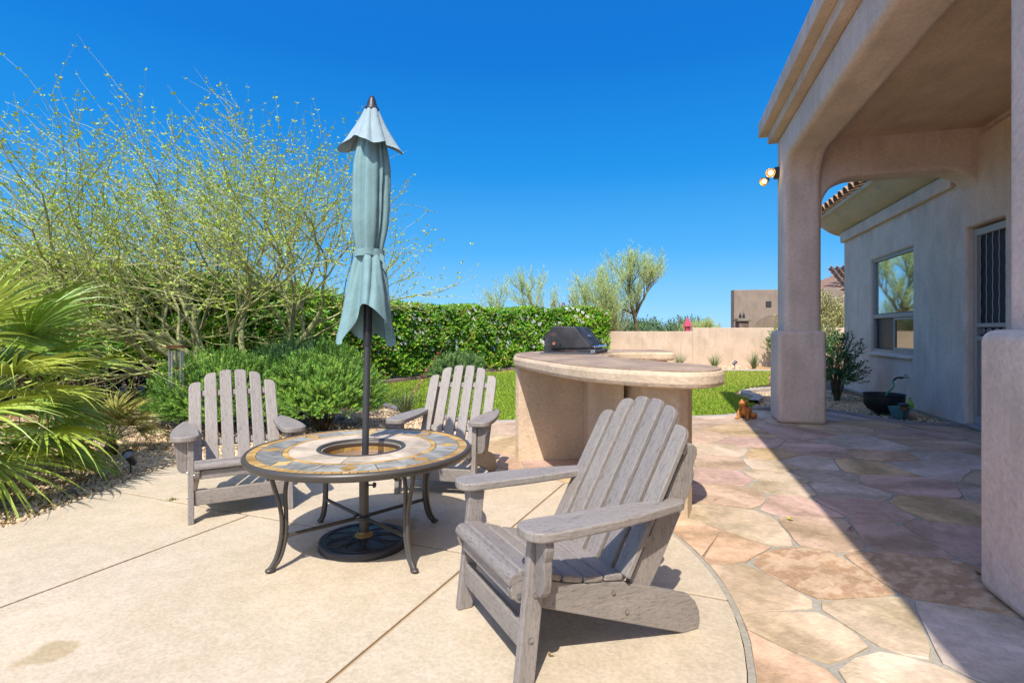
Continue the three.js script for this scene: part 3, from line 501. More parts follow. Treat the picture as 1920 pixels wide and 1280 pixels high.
  // four double-bar cabriole legs
  for (let k = 0; k < 4; k++) {
    const leg = new THREE.Group(); leg.name = 'leg'; leg.rotation.y = Math.PI / 4 + k * Math.PI / 2 + .08; t.add(leg);
    const bar = (P, r0) => { const s = new Soup(), pts = spline(P, 26); s.tube(pts, r0, 8); return s.build(); };
    const z = .011, outer = [V(.500, H - .055, 0), V(.498, .46, 0), V(.475, .38, 0), V(.452, .28, 0), V(.453, .16, 0), V(.480, .06, 0), V(.512, .012, 0)], inner = [V(.395, H - .055, 0), V(.418, .46, 0), V(.432, .38, 0), V(.428, .28, 0), V(.430, .16, 0), V(.458, .06, 0), V(.494, .014, 0)];
    mesh('leg_bar', bar(outer, .0115), M.iron, leg); mesh('leg_bar', bar(inner, .0115), M.iron, leg);
    mesh('foot', new THREE.SphereGeometry(.020, 16, 10).scale(1.25, .62, 1).translate(.508, .0125, 0), M.iron, leg);
    const sc = new Soup(), P = []; for (let i = 0; i <= 30; i++) { const a = i / 30 * 8.2, r2 = .040 * (1 - i / 40); P.push(V(.352 + Math.cos(a) * r2, H - .098 + Math.sin(a) * r2, 0)); } sc.tube(P, .008, 7); mesh('scroll', sc.build(), M.iron, leg);
    const st = new Soup(); st.tube([V(.045, .158, 0), V(.25, .160, 0), V(.445, .163, 0)], [.010, .010, .010], 6); mesh('stretcher', st.build(), M.iron, leg);
  }
  mesh('stretcher_ring', new THREE.TorusGeometry(.043, .008, 8, 32).rotateX(Math.PI / 2).translate(0, .158, 0), M.iron, t);
}
// ---------------------------------------------------------------- umbrella base and closed umbrella
{
  const b = thing('umbrella_base', 'round dark cast umbrella base with leaf relief, under the fire table', 'umbrella base', TX + .01, 0, -TZ - .005);
  mesh('base_plate', new THREE.LatheGeometry([[0, .052], [.06, .050], [.12, .046], [.20, .040], [.226, .041], [.236, .044], [.244, .040], [.247, .030], [.247, .006], [.243, 0], [0, 0]].map((p) => new THREE.Vector2(...p)), 80), M.ironDark, b);
  for (let k = 0; k < 8; k++) for (const s of [-1, 1]) {     // raised leaf scrolls
    const P = [], n = 14, w = new Soup(); for (let i = 0; i <= n; i++) { const q = i / n, a = k * Math.PI / 4 + s * .34 * Math.sin(q * Math.PI * .92) + .12 * q, r = lerp(.055, .208, q); P.push(V(Math.cos(a) * r, lerp(.0505, .0405, q), Math.sin(a) * r)); } w.tube(P, P.map((_, i) => .0028 + .0030 * Math.sin(i / n * Math.PI)), 6); mesh('leaf_relief', w.build(), M.ironDark, b);
  }
  for (const r of [.213, .058]) mesh('ring_relief', new THREE.TorusGeometry(r, .0042, 8, 64).rotateX(Math.PI / 2).translate(0, r > .1 ? .041 : .051, 0), M.ironDark, b);
  mesh('base_collar', new THREE.LatheGeometry([[.052, .05], [.05, .058], [.036, .064], [.030, .075]].map((p) => new THREE.Vector2(...p)), 32), mat(.34, .22, .08, .45, { metalness: .6 }), b);
  mesh('base_tube', new THREE.CylinderGeometry(.0265, .0265, .335, 28, 1, true).translate(0, .225, 0), M.iron, b);
  mesh('tube_cap', new THREE.LatheGeometry([[.0265, .385], [.029, .388], [.029, .398], [.021, .402]].map((p) => new THREE.Vector2(...p)), 28), M.iron, b);
  const kn = mesh('clamp_knob', [new THREE.CylinderGeometry(.005, .005, .04, 8).rotateZ(Math.PI / 2).translate(.03, 0, 0), new THREE.CylinderGeometry(.016, .013, .014, 9).rotateZ(Math.PI / 2).translate(.05, 0, 0)], M.ironDark, b); kn.position.set(.01, .335, 0);

  const lean = Math.atan(.040 / 2.1), u = thing('patio_umbrella', 'closed faded teal patio umbrella tied round its dark pole', 'umbrella', TX + .01, .12, -TZ - .005); u.rotation.z = -lean;
  const y0 = -.12;
  mesh('pole', new THREE.CylinderGeometry(.019, .019, 2.28, 24).translate(0, 1.25 + y0, 0), mat(.075, .078, .085, .38, { metalness: .5 }), u);
  mesh('lower_sleeve', new THREE.CylinderGeometry(.024, .024, .24, 24).translate(0, 1.24 + y0, 0), M.ironDark, u);
  mesh('finial', new THREE.LatheGeometry([[0, 2.525], [.012, 2.523], [.020, 2.505], [.030, 2.468], [.040, 2.455], [.040, 2.448]].map((p) => new THREE.Vector2(p[0], p[1] + y0)), 24), M.ironDark, u);
  // draped cloth: rows from top to bottom, radius + pleats
  const cloth = (name, rows, n, fold) => {
    const s = new Soup(), U = [];
    rows.forEach((row, j) => { for (let i = 0; i <= n; i++) { const a = i / n * 2 * Math.PI, [rad0, y] = fold(a % (2 * Math.PI - 1e-6), j / (rows.length - 1), row), rad = rad0 * (1 + .07 * (fbm((i % n) / n, row * .25 + .3, 14, 9, 3, 12 + rows.length) - .5) + .06 * (fbm((i % n) / n, row * .5 + .1, 6, 22, 3, 5) - .5)); s.v(Math.cos(a) * rad, y + y0, Math.sin(a) * rad, a * .12, y); if (j && i) { const d = s.n - 1, c = d - 1, b2 = d - n - 1, a2 = b2 - 1; s.i.push(a2, c, b2, b2, c, d); } } });
    const g = s.build(), nn = g.attributes.normal;     // close the seam
    for (let j = 0; j < rows.length; j++) { const a = j * (n + 1), b3 = a + n, x = nn.getX(a) + nn.getX(b3), y = nn.getY(a) + nn.getY(b3), z = nn.getZ(a) + nn.getZ(b3), l = Math.hypot(x, y, z) || 1; nn.setXYZ(a, x / l, y / l, z / l); nn.setXYZ(b3, x / l, y / l, z / l); }
    return mesh(name, g, name === 'vent_cap' ? M.paleFabric : M.fabric, u);
  };
  const rows = (a, b, n) => [...Array(n + 1)].map((_, k) => lerp(a, b, k / n));
  const pleat = (a, n, ph, sharp) => Math.pow(.5 + .5 * Math.cos(a * n + ph + .5 * Math.sin(a * 2 + ph)), sharp);
  const valleys = (seed, n) => { const r = rng(seed); return [...Array(n)].map((_, k) => [(k + .15 + .7 * r()) / n * 6.283, .16 + .24 * r(), .09 + .13 * r(), (r() - .5) * .5]); };
  const creased = (list, a, t, k = 1) => { let m = 1; for (const [c, d, w, dr] of list) { const e = a - c - dr * t, q = Math.atan2(Math.sin(e), Math.cos(e)); m -= k * d * Math.exp(-(Math.abs(q / w) ** 1.4)); } return m; };
  const foldsA = valleys(5, 10), foldsB = valleys(6, 9), foldsC = valleys(8, 7);
  // vent cap: flared little skirt with wavy hem
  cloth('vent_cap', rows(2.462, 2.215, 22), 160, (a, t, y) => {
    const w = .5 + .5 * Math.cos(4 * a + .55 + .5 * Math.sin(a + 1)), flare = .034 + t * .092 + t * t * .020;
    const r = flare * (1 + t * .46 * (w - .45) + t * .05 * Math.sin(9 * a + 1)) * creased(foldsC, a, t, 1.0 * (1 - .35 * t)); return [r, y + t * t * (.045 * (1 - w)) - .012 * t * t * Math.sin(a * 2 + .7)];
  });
  // furled body, gathered at the tie
  cloth('canopy', rows(2.33, 1.625, 50), 220, (a, t, y) => {
    const body = lerp(.074, .110, sstep(0, .35, t)) * (1 - .26 * sstep(.72, 1, t)), p = pleat(a, 8, .6 + .55 * t, 1.5), q = pleat(a, 5, 2.1 - .4 * t, 2);
    return [body * 1.04 * creased(foldsA, a, t, .75 + .5 * t) * (.90 + .10 * p + .05 * q) * (1 + .05 * Math.sin(a + 1.2)), y];
  });
  cloth('tie_strap', rows(1.652, 1.612, 6), 96, (a, t, y) => [.0815 + .004 * Math.cos(3 * a), y + .008 * Math.sin(a + .6)]);
  cloth('canopy_skirt', rows(1.628, 1.14, 44), 260, (a, t, y) => {
    // four hanging lobes of cloth of different length; the one that faces the table front is pulled up
    const p = pleat(a, 4, 2.35, .9), q = pleat(a, 8, .6 + 1.2 * t, 1.6), front = Math.exp(-Math.pow(Math.atan2(Math.sin(a - 1.35), Math.cos(a - 1.35)) / .62, 2));
    const hem = 1.14 + .19 * front + .075 * (1 - p) + .03 * Math.sin(2 * a + .5), yy = lerp(1.628, hem, t);
    const r = lerp(.076, .122 + .062 * p, Math.pow(t, .8)) * creased(foldsB, a, t, 1.15 - .35 * t) * (.93 + .10 * q + .05 * p);
    return [r, yy];
  });
  const tail = new Soup(); tail.strip(spline([V(.070, 1.62 + y0, .045), V(.095, 1.60 + y0, .06), V(.10, 1.57 + y0, .075), V(.115, 1.545 + y0, .07)], 12), Array(13).fill(.017), V(.2, .9, .1).normalize()); mesh('strap_end', tail.build(), M.fabric, u);
}
// ---------------------------------------------------------------- barbecue island
{
  const o = thing('barbecue_island', 'curved cream stucco barbecue island with a brown counter top and bar overhang', 'outdoor counter');
  const smooth = (pts, n = 6) => { const c = new THREE.CatmullRomCurve3(pts.map(([x, z]) => V(x, 0, z)), true, 'catmullrom', .4); return c.getPoints(pts.length * n).slice(0, -1).map((p) => [p.x, p.z]); };
  const outline = [[.015, 5.20], [.06, 4.94], [.21, 4.38], [.35, 3.94], [.50, 3.60], [.76, 3.30], [.98, 3.17], [1.16, 3.20], [1.31, 3.38], [1.365, 3.66], [1.29, 3.95], [1.15, 4.22], [1.0, 4.60], [.90, 4.98], [.90, 5.35], [1.02, 5.80], [1.14, 6.10], [1.32, 6.24], [1.60, 6.27], [1.86, 6.28], [1.88, 6.62], [1.84, 6.96], [1.5, 7.0], [1.0, 6.85], [.52, 6.52], [.20, 6.18], [.04, 5.8]];
  const P = smooth(outline, 5);
  mesh('counter_slab', slab(P, .865, .966, .028), M.cream, o);
  let cx = 0, cz = 0; P.forEach(([x, z]) => { cx += x / P.length; cz += z / P.length; });
  const inset = P.map((p, k) => { const a = P[(k + P.length - 1) % P.length], b = P[(k + 1) % P.length], dx = b[0] - a[0], dz = b[1] - a[1], L = Math.hypot(dx, dz); return [p[0] - dz / L * .018, p[1] + dx / L * .018]; });
  mesh('counter_top', slab(inset, .9605, .9705, .002), M.counter, o);
  const base = [[.035, 5.14], [.06, 5.10], [.675, 5.185], [.69, 4.96], [.72, 4.90], [.865, 4.50], [.905, 4.44], [.935, 4.60], [1.08, 4.42], [1.0, 4.05], [.90, 3.84], [.855, 3.62], [.88, 3.56], [1.06, 3.475], [1.12, 3.50], [1.22, 3.72], [1.18, 3.98], [1.05, 4.22], [.92, 4.60], [.83, 4.98], [.82, 5.30], [.94, 5.82], [1.06, 6.18], [1.28, 6.33], [1.80, 6.36], [1.80, 6.88], [1.5, 6.92], [1.0, 6.76], [.56, 6.44], [.25, 6.10], [.10, 5.75], [.035, 5.3]];
  mesh('stucco_base', slab(base, -.02, .866, .012), M.cream, o);
  const out = mesh('outlet_box', [rbox(.075, .12, .016, .006)], mat(.40, .27, .19, .6), o); out.position.set(1.00, .60, -4.508); out.rotation.y = -.89; mesh('socket_plate', rbox(.034, .066, .010, .003, 0, 0, .010), mat(.60, .46, .34, .5), out);
}
// built-in grill
{
  const g = thing('gas_grill', 'weathered black gas grill with a sloping hood and chrome handle, set on the counter', 'grill', .665, .9705, -5.80, -.38);
  const soot = withMap(.085, .085, .098, .6, T.sooty, T.stoneBump, .002), W = .58;
  // side profile: x from the back (-) to the front (+)
  const prof = (pts, w, bevel = .012) => boxUV(extrude(pts, w, bevel, 3).translate(0, 0, -w / 2));
  mesh('firebox', prof([[-.25, .012], [.22, .012], [.235, .06], [.235, .10], [-.25, .10]], W - .03, .006), soot, g);
  mesh('hood', prof([[-.175, .05], [.225, .062], [.228, .085], [.085, .268], [.06, .278], [-.155, .282], [-.172, .272]], W), soot, g);
  mesh('hood_back', prof([[-.262, .02], [-.15, .02], [-.15, .245], [-.215, .235], [-.25, .185]], W - .05), soot, g);
  mesh('drip_flange', boxUV(rbox(.56, .014, W + .06, .004, -.005, .008, 0)), mat(.09, .10, .12, .45, { metalness: .4 }), g);
  const chrome = mat(.62, .64, .66, .18, { metalness: 1 });
  const handle = new Soup(); handle.tube([V(.27, .075, -W / 2 + .03), V(.272, .075, 0), V(.27, .075, W / 2 - .03)], .014, 12); mesh('handle', handle.build(), chrome, g);
  for (const z of [-.2, .2]) mesh('handle_bracket', rbox(.05, .018, .022, .003, .245, .075, z), chrome, g);
  mesh('control_panel', boxUV(rbox(.05, .035, W - .02, .005, .255, .028, 0)), mat(.30, .31, .33, .3, { metalness: .8 }), g);
  for (const z of [-.18, 0, .18]) mesh('control_knob', new THREE.CylinderGeometry(.016, .018, .03, 14).rotateZ(Math.PI / 2).translate(.293, .03, z), M.ironDark, g);
  mesh('thermometer', new THREE.CylinderGeometry(.022, .022, .012, 18).rotateZ(-Math.PI / 2 + .905 ).translate(.163, .183, .03), chrome, g);
  mesh('hinge_bolt', new THREE.CylinderGeometry(.016, .018, .012, 16).rotateX(Math.PI / 2).translate(-.14, .105, W / 2 + .004), mat(.30, .12, .06, .8), g);
  mesh('side_slot', extrude([[-.155, .075], [-.09, .068], [-.075, .105], [-.062, .105], [-.08, .055], [-.15, .060]], .008).translate(0, 0, W / 2 - .001), mat(.004, .004, .005, .9), g);
}
// ---------------------------------------------------------------- vegetation
const UP = V(0, 1, 0);
const greens = (r, list) => { const c = new THREE.Color(), a = list[Math.floor(r() * list.length)], k = .75 + r() * .5; return c.setRGB(a[0] * k, a[1] * k, a[2] * k); };
function sprig(seed, n, stem, leafLen, leafWid, spread) {     // a short twig with leaves all along it, growing along +y
  const r = rng(seed), s = new Soup(); s.tube([V(0, 0, 0), V((r() - .5) * stem * .15, stem * .5, (r() - .5) * stem * .15), V((r() - .5) * stem * .25, stem, (r() - .5) * stem * .25)], [.0016, .0013, .0008], 3, false);
  for (let k = 0; k < n; k++) { const t = .1 + .9 * k / (n - 1), a = k * 2.4 + r() * .6, d = V(Math.cos(a) * spread, .75 + (t - .5) * .6 + r() * .4, Math.sin(a) * spread).normalize(), side = V(-Math.sin(a), (r() - .5) * .6, Math.cos(a)).normalize(); s.leaf(V(0, t * stem, 0), d, side, leafLen * (.7 + r() * .5), leafWid); }
  return s.build();
}
const leafMat = (rough = .55, tr = 0) => mat(1, 1, 1, rough, tr ? { transmission: tr, thickness: 0 } : {});
function place(list, cols, r, p, dir, scale, palette, jitter = .5) {
  const d = dir.clone().add(V((r() - .5) * jitter * 2, (r() - .5) * jitter * 2, (r() - .5) * jitter * 2)).normalize(), q = new THREE.Quaternion().setFromUnitVectors(UP, d), m = new THREE.Matrix4(); q.multiply(new THREE.Quaternion().setFromAxisAngle(UP, r() * 6.28)); const s = scale * (.7 + r() * .6);
  m.compose(p, q, V(s, s, s)); list.push(m); cols.push(greens(r, palette));
}
function shrub(name, label, X, Z, rx, ry, rz, n, geo, palette, seed, opt = {}) {
  const r = rng(seed), t = thing(name, label, opt.category ?? 'shrub', X, -.03, -Z, 0, opt.group), list = [], cols = [], stems = new Soup();
  for (let k = 0; k < n; k++) {
    const a = r() * 6.283, cy = lerp(-.35, 1, r()), sy = Math.sqrt(1 - cy * cy), d = V(Math.cos(a) * sy, cy, Math.sin(a) * sy), lump = .80 + .38 * pnoise(a / 6.283, cy * .5 + .5, 7, 5, seed), rad = Math.pow(r(), opt.hollow ?? .32) * lump, base = opt.base ?? .38;
    const p = V(d.x * rx * rad, ry * base + d.y * (d.y > 0 ? ry * (1 - base) : ry * base) * rad, d.z * rz * rad); if (p.y < .02) continue;
    place(list, cols, r, p, d.clone().add(V(0, .6, 0)), opt.scale ?? 1, palette, .55);
  }
  for (let k = 0; k < (opt.stems ?? 26); k++) { const a = r() * 6.283, q = .35 + r() * .55; stems.tube([V(Math.cos(a) * rx * .08, 0, Math.sin(a) * rz * .08), V(Math.cos(a) * rx * q * .5, ry * .35, Math.sin(a) * rz * q * .5), V(Math.cos(a) * rx * q, ry * (.55 + .35 * r()), Math.sin(a) * rz * q)], [.011, .007, .003], 5, false); }
  mesh('stems', stems.build(), withMap(.20, .14, .085, .9, T.bark), t);
  instanced('foliage', geo, leafMat(.6, opt.tr ?? 0), list, t, cols);
  return t;
}
const rosemary = sprig(3, 24, .11, .026, .0042, 1.1), broad = sprig(8, 12, .16, .055, .011, 1), tinyLeaf = sprig(5, 16, .2, .034, .009, 1.0);
const RG = [[.16, .34, .035], [.22, .40, .045], [.11, .25, .03], [.27, .43, .05], [.15, .31, .05]];
shrub('green_shrub', 'rounded bright green fine-leaved shrub between the chairs', -2.33, 6.75, .68, .98, .6, 3600, rosemary, RG, 21);
shrub('green_shrub', 'wide green fine-leaved shrub behind the slatted chair under the tree', -3.55, 6.7, .78, .93, .7, 3900, rosemary, RG, 22);
shrub('green_shrub', 'dark green shrub at the foot of the tree, between two brighter shrubs', -2.95, 7.35, .75, 1.08, .6, 2800, rosemary, [[.05, .14, .035], [.07, .18, .04], [.09, .2, .05]], 23);
shrub('green_shrub', 'low green shrub beside the young yellow palm', -4.15, 7.2, .55, .62, .5, 1700, rosemary, RG, 24);
shrub('green_shrub', 'feathery grey-green bush at the hedge foot behind the red yucca flower', -1.35, 13.4, .6, .6, .5, 600, rosemary, [[.10, .20, .05], [.15, .26, .06]], 26, { scale: 1.7 });

// hedge: swept along a path, leaves through its volume
function hedge(name, label, path, width, height, low, n, geo, palette, seed, flowers, stemsN) {
  const r = rng(seed), t = thing(name, label, 'hedge'), c = new THREE.CatmullRomCurve3(path.map(([x, z]) => V(x, 0, -z)), false, 'catmullrom', .4), list = [], cols = [], fl = [], st = new Soup(), q = V(), side = V();
  const at = (s, l, y) => { const p = c.getPointAt(s), g = c.getTangentAt(s); return V(p.x - g.z * l, y, p.z + g.x * l); };
  const len = c.getLength(), H = (s, l) => (typeof height === 'function' ? height(s) : height) * (1 + .13 * (pnoise(s * len / 40 + .01, l * .1 + .5, 60, 12, seed) - .5)) - .10 * Math.pow(Math.abs(l) / width * 2, 6);
  for (let k = 0; k < n; k++) {
    const s = r(), f = r(); let l, y, out; const h = H(s, 0);
    if (f < .52) { const inn = Math.pow(r(), 2.2) * width * .45; y = lerp(low, h, Math.pow(r(), .85)); l = (width / 2 - inn); out = 1; const w = .22 * (pnoise(s * len / 30, y / 6, 90, 20, seed + 3) - .5); l += w; }
    else if (f < .8) { l = (r() - .5) * width; y = h - Math.pow(r(), 2.2) * .4; out = 0; }
    else { l = (r() - .5) * width; y = lerp(low, h, r()); out = -1; }
    const p = at(s, l, y), g = c.getTangentAt(s), d = out === 1 ? V(-g.z, .55, g.x) : out === 0 ? V(0, 1, 0) : V(r() - .5, .5, r() - .5);
    place(list, cols, r, p, d.normalize(), 1, palette, .6);
    const patch = .72 + .62 * fbm(s * len / 60 + .1, y / 20 + .1, 60, 20, 3, seed + 9); cols[cols.length - 1].r *= patch * (1 + .5 * (patch - 1)); cols[cols.length - 1].g *= patch;
  }
  instanced('foliage', geo, leafMat(.42), list, t, cols);
  for (let k = 0; k < stemsN; k++) { const s = r(), l = (r() - .2) * width * .4, a = at(s, l, -.03), dx = (r() - .5) * .9, dz = (r() - .5) * .5, h = H(s, 0); st.tube([a, V(a.x + dx * .4, h * .3, a.z + dz * .4), V(a.x + dx, h * .62, a.z + dz)], [.026 + r() * .014, .02, .009], 6, false); }
  mesh('stems', st.build(), withMap(.36, .27, .18, .9, T.bark), t);
  if (flowers) {
    const fs = new Soup(); for (let k = 0; k < 15; k++) { const a = k * 2.4, rr = .018 * Math.sqrt(k / 2), b = V(Math.cos(a) * rr, .02 + (k % 3) * .006, Math.sin(a) * rr), d = V(Math.cos(a * 1.7), .35, Math.sin(a * 1.7)).normalize(); fs.leaf(b, d, V(-d.z, 0, d.x), .022, .008); }
    const fg = fs.build(), fl2 = []; for (let k = 0; k < flowers; k++) { const s = Math.pow(r(), .8), y = lerp(.35, 1, r()) * H(s, 0), l = width / 2 + .03, p = r() < .25 ? at(s, (r() - .4) * width, H(s, 0) + .03) : at(s, l, y); const m = new THREE.Matrix4(), g = c.getTangentAt(s); m.compose(p, new THREE.Quaternion().setFromUnitVectors(UP, V(-g.z, .5, g.x).normalize()), V(1, 1, 1).multiplyScalar(.7 + r() * .8)); fl2.push(m); }
    instanced('blossom', fg, mat(.92, .90, .86, .6), fl2, t);
  }
  return t;
}
const oleander = sprig(31, 9, .16, .12, .0125, .95), hedgeLeaf = sprig(33, 13, .11, .048, .0105, 1.0);
const HG = [[.10, .31, .016], [.16, .40, .02], [.24, .48, .028], [.06, .22, .014], [.34, .54, .04], [.30, .26, .06]];
hedge('flowering_hedge', 'long clipped green hedge dotted with white blossoms behind the lawn', [[-4.3, 12.1], [-3.75, 12.9], [-2.0, 15.6], [.0, 18.3], [1.4, 18.85], [3.25, 18.75]], 1.25, 1.83, .08, 46000, hedgeLeaf, HG, 41, 320, 60);
hedge('oleander_hedge', 'tall leafy oleander screen with bare tan stems below, behind the tree', [[-11.5, 6.0], [-9.0, 7.6], [-7.0, 9.1], [-5.6, 10.6], [-4.4, 12.2]], 1.7, (s) => 2.22 - .25 * s, .75, 26000, oleander, HG, 42, 60, 130);

hedge('back_hedge', 'dark lower hedge closing the gaps behind the oleander stems', [[-13, 7.4], [-10, 9.2], [-7.9, 10.9], [-6.2, 12.4], [-4.9, 13.6]], 1.3, 1.6, .03, 9000, oleander, [[.04, .14, .012], [.06, .19, .015], [.03, .11, .012]], 43, 0, 40);

// palo verde trees
function growTree(o) {
  const r = rng(o.seed), wood = new Soup(), twig = new Soup(), leaf = new Soup(), d0 = V(), nx = V();
  const leaves = (p, d, n, len) => { for (let k = 0; k < n; k++) { const a = r() * 6.283; nx.set(Math.cos(a), r() * .8 - .1 + (o.leafUp ?? 0), Math.sin(a)).addScaledVector(d, o.leafAlong ?? .4).normalize(); const s = V(r() - .5, r() - .5, r() - .5).cross(nx).normalize(); leaf.leaf(V(p.x + (r() - .5) * .01, p.y, p.z + (r() - .5) * .01), nx, s, len * (.6 + r() * .8), (o.leafWid ?? .007) * (.7 + r() * .6)); } };
  const grow = (p, dir, len, rad, level) => {
    const n = level === 0 ? 9 : level === 1 ? 8 : level === 2 ? 6 : 5, pts = [p.clone()], rr = [rad], d = dir.clone(), last = level === o.levels;
    const wob = o.wobble ?? .2;
    for (let k = 1; k <= n; k++) {
      d.x += (r() - .5) * wob; d.y += (r() - .5) * wob + (o.tropism?.[level] ?? .06); d.z += (r() - .5) * wob; d.normalize();
      pts.push(pts[k - 1].clone().addScaledVector(d, len / n)); rr.push(rad * (1 - .62 * k / n));
    }
    (rad > .006 ? wood : twig).tube(pts, rr, rad > .03 ? 9 : rad > .012 ? 6 : rad > .005 ? 4 : 3, false);
    if (level >= o.levels - 1) for (let k = last ? 0 : 2; k <= n; k++) {
      if (o.tuft) { if (r() < .9) { const b = pts[Math.max(0, k - 1)].clone().lerp(pts[k], r()), m = 2 + Math.floor(r() * o.tuft); leaves(b, d, m, o.leafLen); } }
      else { const m = Math.floor((o.leafN ?? 3) + r()); for (let q = 0; q < m; q++) leaves(pts[Math.max(0, k - 1)].clone().lerp(pts[k], r()), d, 1, o.leafLen ?? .03); }
    }
    if (last) return;
    const kids = o.kids[level];
    for (let k = 0; k < kids; k++) {
      const t = lerp(o.from?.[level] ?? .25, 1, (k + r() * .9) / kids), f = t * n, i = Math.min(n - 1, Math.floor(f)), b = pts[i].clone().lerp(pts[i + 1], f - i); d0.subVectors(pts[i + 1], pts[i]).normalize();
      const a = k * 2.4 + r() * 1.4, sp = o.spread[level] * (.6 + r() * .7), e1 = V(d0.y, -d0.x + .01, d0.z * .3).cross(d0).normalize(), e2 = e1.clone().cross(d0);
      const nd = d0.clone().addScaledVector(e1, Math.cos(a) * sp).addScaledVector(e2, Math.sin(a) * sp); nd.y += o.lift?.[level] ?? .1; nd.normalize();
      grow(b, nd, o.len[level + 1] * (.65 + r() * .6) * (1.12 - .35 * t), Math.max(.0026, Math.min(lerp(rr[i], rr[i + 1], .5) * .72, o.rad[level + 1])), level + 1);
    }
  };
  for (const [p, d, len, rad] of o.limbs) grow(p, d.clone().normalize(), len, rad, 0);
  return { wood: wood.build(), twig: twig.build(), leaf: leaf.build(), add(P) { wood.tube(...P); } };
}
function tree(name, label, X, Z, spec, woodM, twigM, leafM, group) {
  const t = thing(name, label, 'tree', X, -.03, -Z, 0, group), g = growTree(spec); mesh('trunk', g.wood, woodM, t); mesh('twigs', g.twig, twigM, t); mesh('crown', g.leaf, leafM, t); return t;
}
const pvBark = withMap(.60, .60, .31, .8, T.bark), pvTwig = mat(.66, .65, .31, .8), pvLeaf = mat(.44, .56, .06, .6, { transmission: .25, thickness: 0 });
{
  const L = (x, y, z, dx, dy, dz, len, rad) => [V(x, y, z), V(dx, dy, dz), len, rad];
  tree('palo_verde_tree', 'large palo verde tree with a dome of fine pale twigs and tiny leaves', -3.85, 7.6, {
    seed: 9, levels: 3, limbs: [
      L(-.10, 0, 0, -.62, .72, .1, 1.75, .085), L(-.04, 0, .05, -.25, 1.0, .25, 1.9, .08), L(.10, 0, -.05, .32, 1.0, -.1, 1.9, .085), L(.16, 0, 0, .52, .95, .05, 1.8, .075),
      L(-.35, .42, .02, -1.0, .42, .12, 2.2, .058), L(-.30, .38, .0, -.85, .65, -.4, 2.0, .055), L(.24, .36, .0, .70, .80, -.1, 1.6, .055), L(.0, .3, -.1, -.10, 1.0, -.35, 1.9, .055), L(-.08, .32, -.05, -.42, .95, -.3, 1.9, .05), L(.06, .3, .1, .02, 1.0, .22, 1.6, .045), L(-.15, .35, .1, -.6, .8, .35, 1.6, .045)],
    kids: [6, 6, 7], len: [0, 2.05, 1.4, .80], rad: [0, .022, .0095, .0042], spread: [.92, .88, .85], lift: [.12, .12, .12], tropism: [.03, .03, .035, .035], from: [.55, .30, .15], wobble: .52, tuft: 6, leafLen: .032, leafWid: .0085 }, pvBark, pvTwig, pvLeaf);
  // far trees beyond the hedge and the garden wall
  const farBark = withMap(.24, .19, .10, .9, T.bark), farTwig = mat(.46, .46, .16, .8), farLeaf = mat(.52, .62, .24, .7, { transmission: .3, thickness: 0 }), yel = mat(.36, .33, .045, .7), sage = mat(.32, .42, .26, .7, { transmission: .3, thickness: 0 });
  const far = { levels: 3, kids: [6, 6, 6], len: [0, 1.35, .9, .6], rad: [0, .035, .014, .006], spread: [.75, .6, .5], lift: [.12, .15, .2], tropism: [.03, .05, .06, .05], wobble: .28, leafN: 2.3, leafLen: .16, leafWid: .006, leafUp: .5, leafAlong: .9 };
  const ff = (seed, limbs, more = {}) => ({ ...far, ...more, seed, limbs });
  tree('desert_tree', 'feathery desert tree with a low spreading crown and pale yellow limb behind the hedge', 2.05, 23.5, ff(51, [L(-.2, 0, 0, -.95, .8, .1, 2.9, .11), L(.05, 0, 0, -.45, 1, .1, 2.7, .10), L(.35, 0, 0, .35, 1, .1, 2.7, .09), L(.6, 0, 0, .9, .9, .1, 2.6, .09)], { leafN: 4, len: [0, 1.5, 1.0, .65], spread: [.9, .75, .6] }), pvBark, farTwig, farLeaf);
  tree('desert_tree', 'leaning desert tree with a bare dark trunk and sparse upright crown', 5.95, 24.2, ff(52, [L(0, 0, 0, -.28, 1, .0, 2.6, .125), L(-.55, 1.8, 0, .28, 1, 0, 1.7, .07), L(-.12, .6, 0, -1, .25, .2, 1.9, .06), L(-.55, 1.85, 0, -.25, 1.0, .1, 1.8, .07), L(-.6, 2.0, 0, -.95, .45, 0, 1.4, .045)], { len: [0, 1.15, .8, .55], from: [.55, .2, .2], kids: [6, 6, 6] }), farBark, farTwig, farLeaf);
  tree('desert_tree', 'grey-green wispy desert tree low between the other two', 4.5, 28, ff(53, [L(0, 0, 0, -.3, 1, 0, 1.6, .07), L(.1, 0, 0, .4, .9, .1, 1.7, .07), L(0, 0, 0, .0, 1, .3, 1.5, .06)], { len: [0, 1.0, .8, .6] }), farBark, farTwig, sage);
  tree('desert_tree', 'bright green desert tree showing over the tile roof corner beyond the window', 22.5, 36, ff(54, [L(0, 0, 0, -.35, 1, 0, 3.4, .13), L(.1, 0, 0, .4, 1, .1, 3.3, .12), L(0, 0, 0, .05, 1, .4, 3.2, .12)], { len: [0, 2, 1.3, .8], leafLen: .2, leafWid: .02 }), farBark, farTwig, farLeaf);
  tree('desert_tree', 'small green desert tree beside the neighbouring stucco house', 10.4, 30, ff(55, [L(0, 0, 0, -.4, .8, 0, 1.0, .06), L(.1, 0, 0, .4, .8, .1, 1.0, .06), L(0, 0, 0, .05, .9, .4, .9, .05)], { len: [0, .8, .6, .45], leafLen: .12 }), farBark, farTwig, farLeaf);
}
const desertSprig = sprig(61, 12, .5, .16, .025, .9), ZG = [[.10, .17, .05], [.14, .2, .06], [.08, .15, .05]];
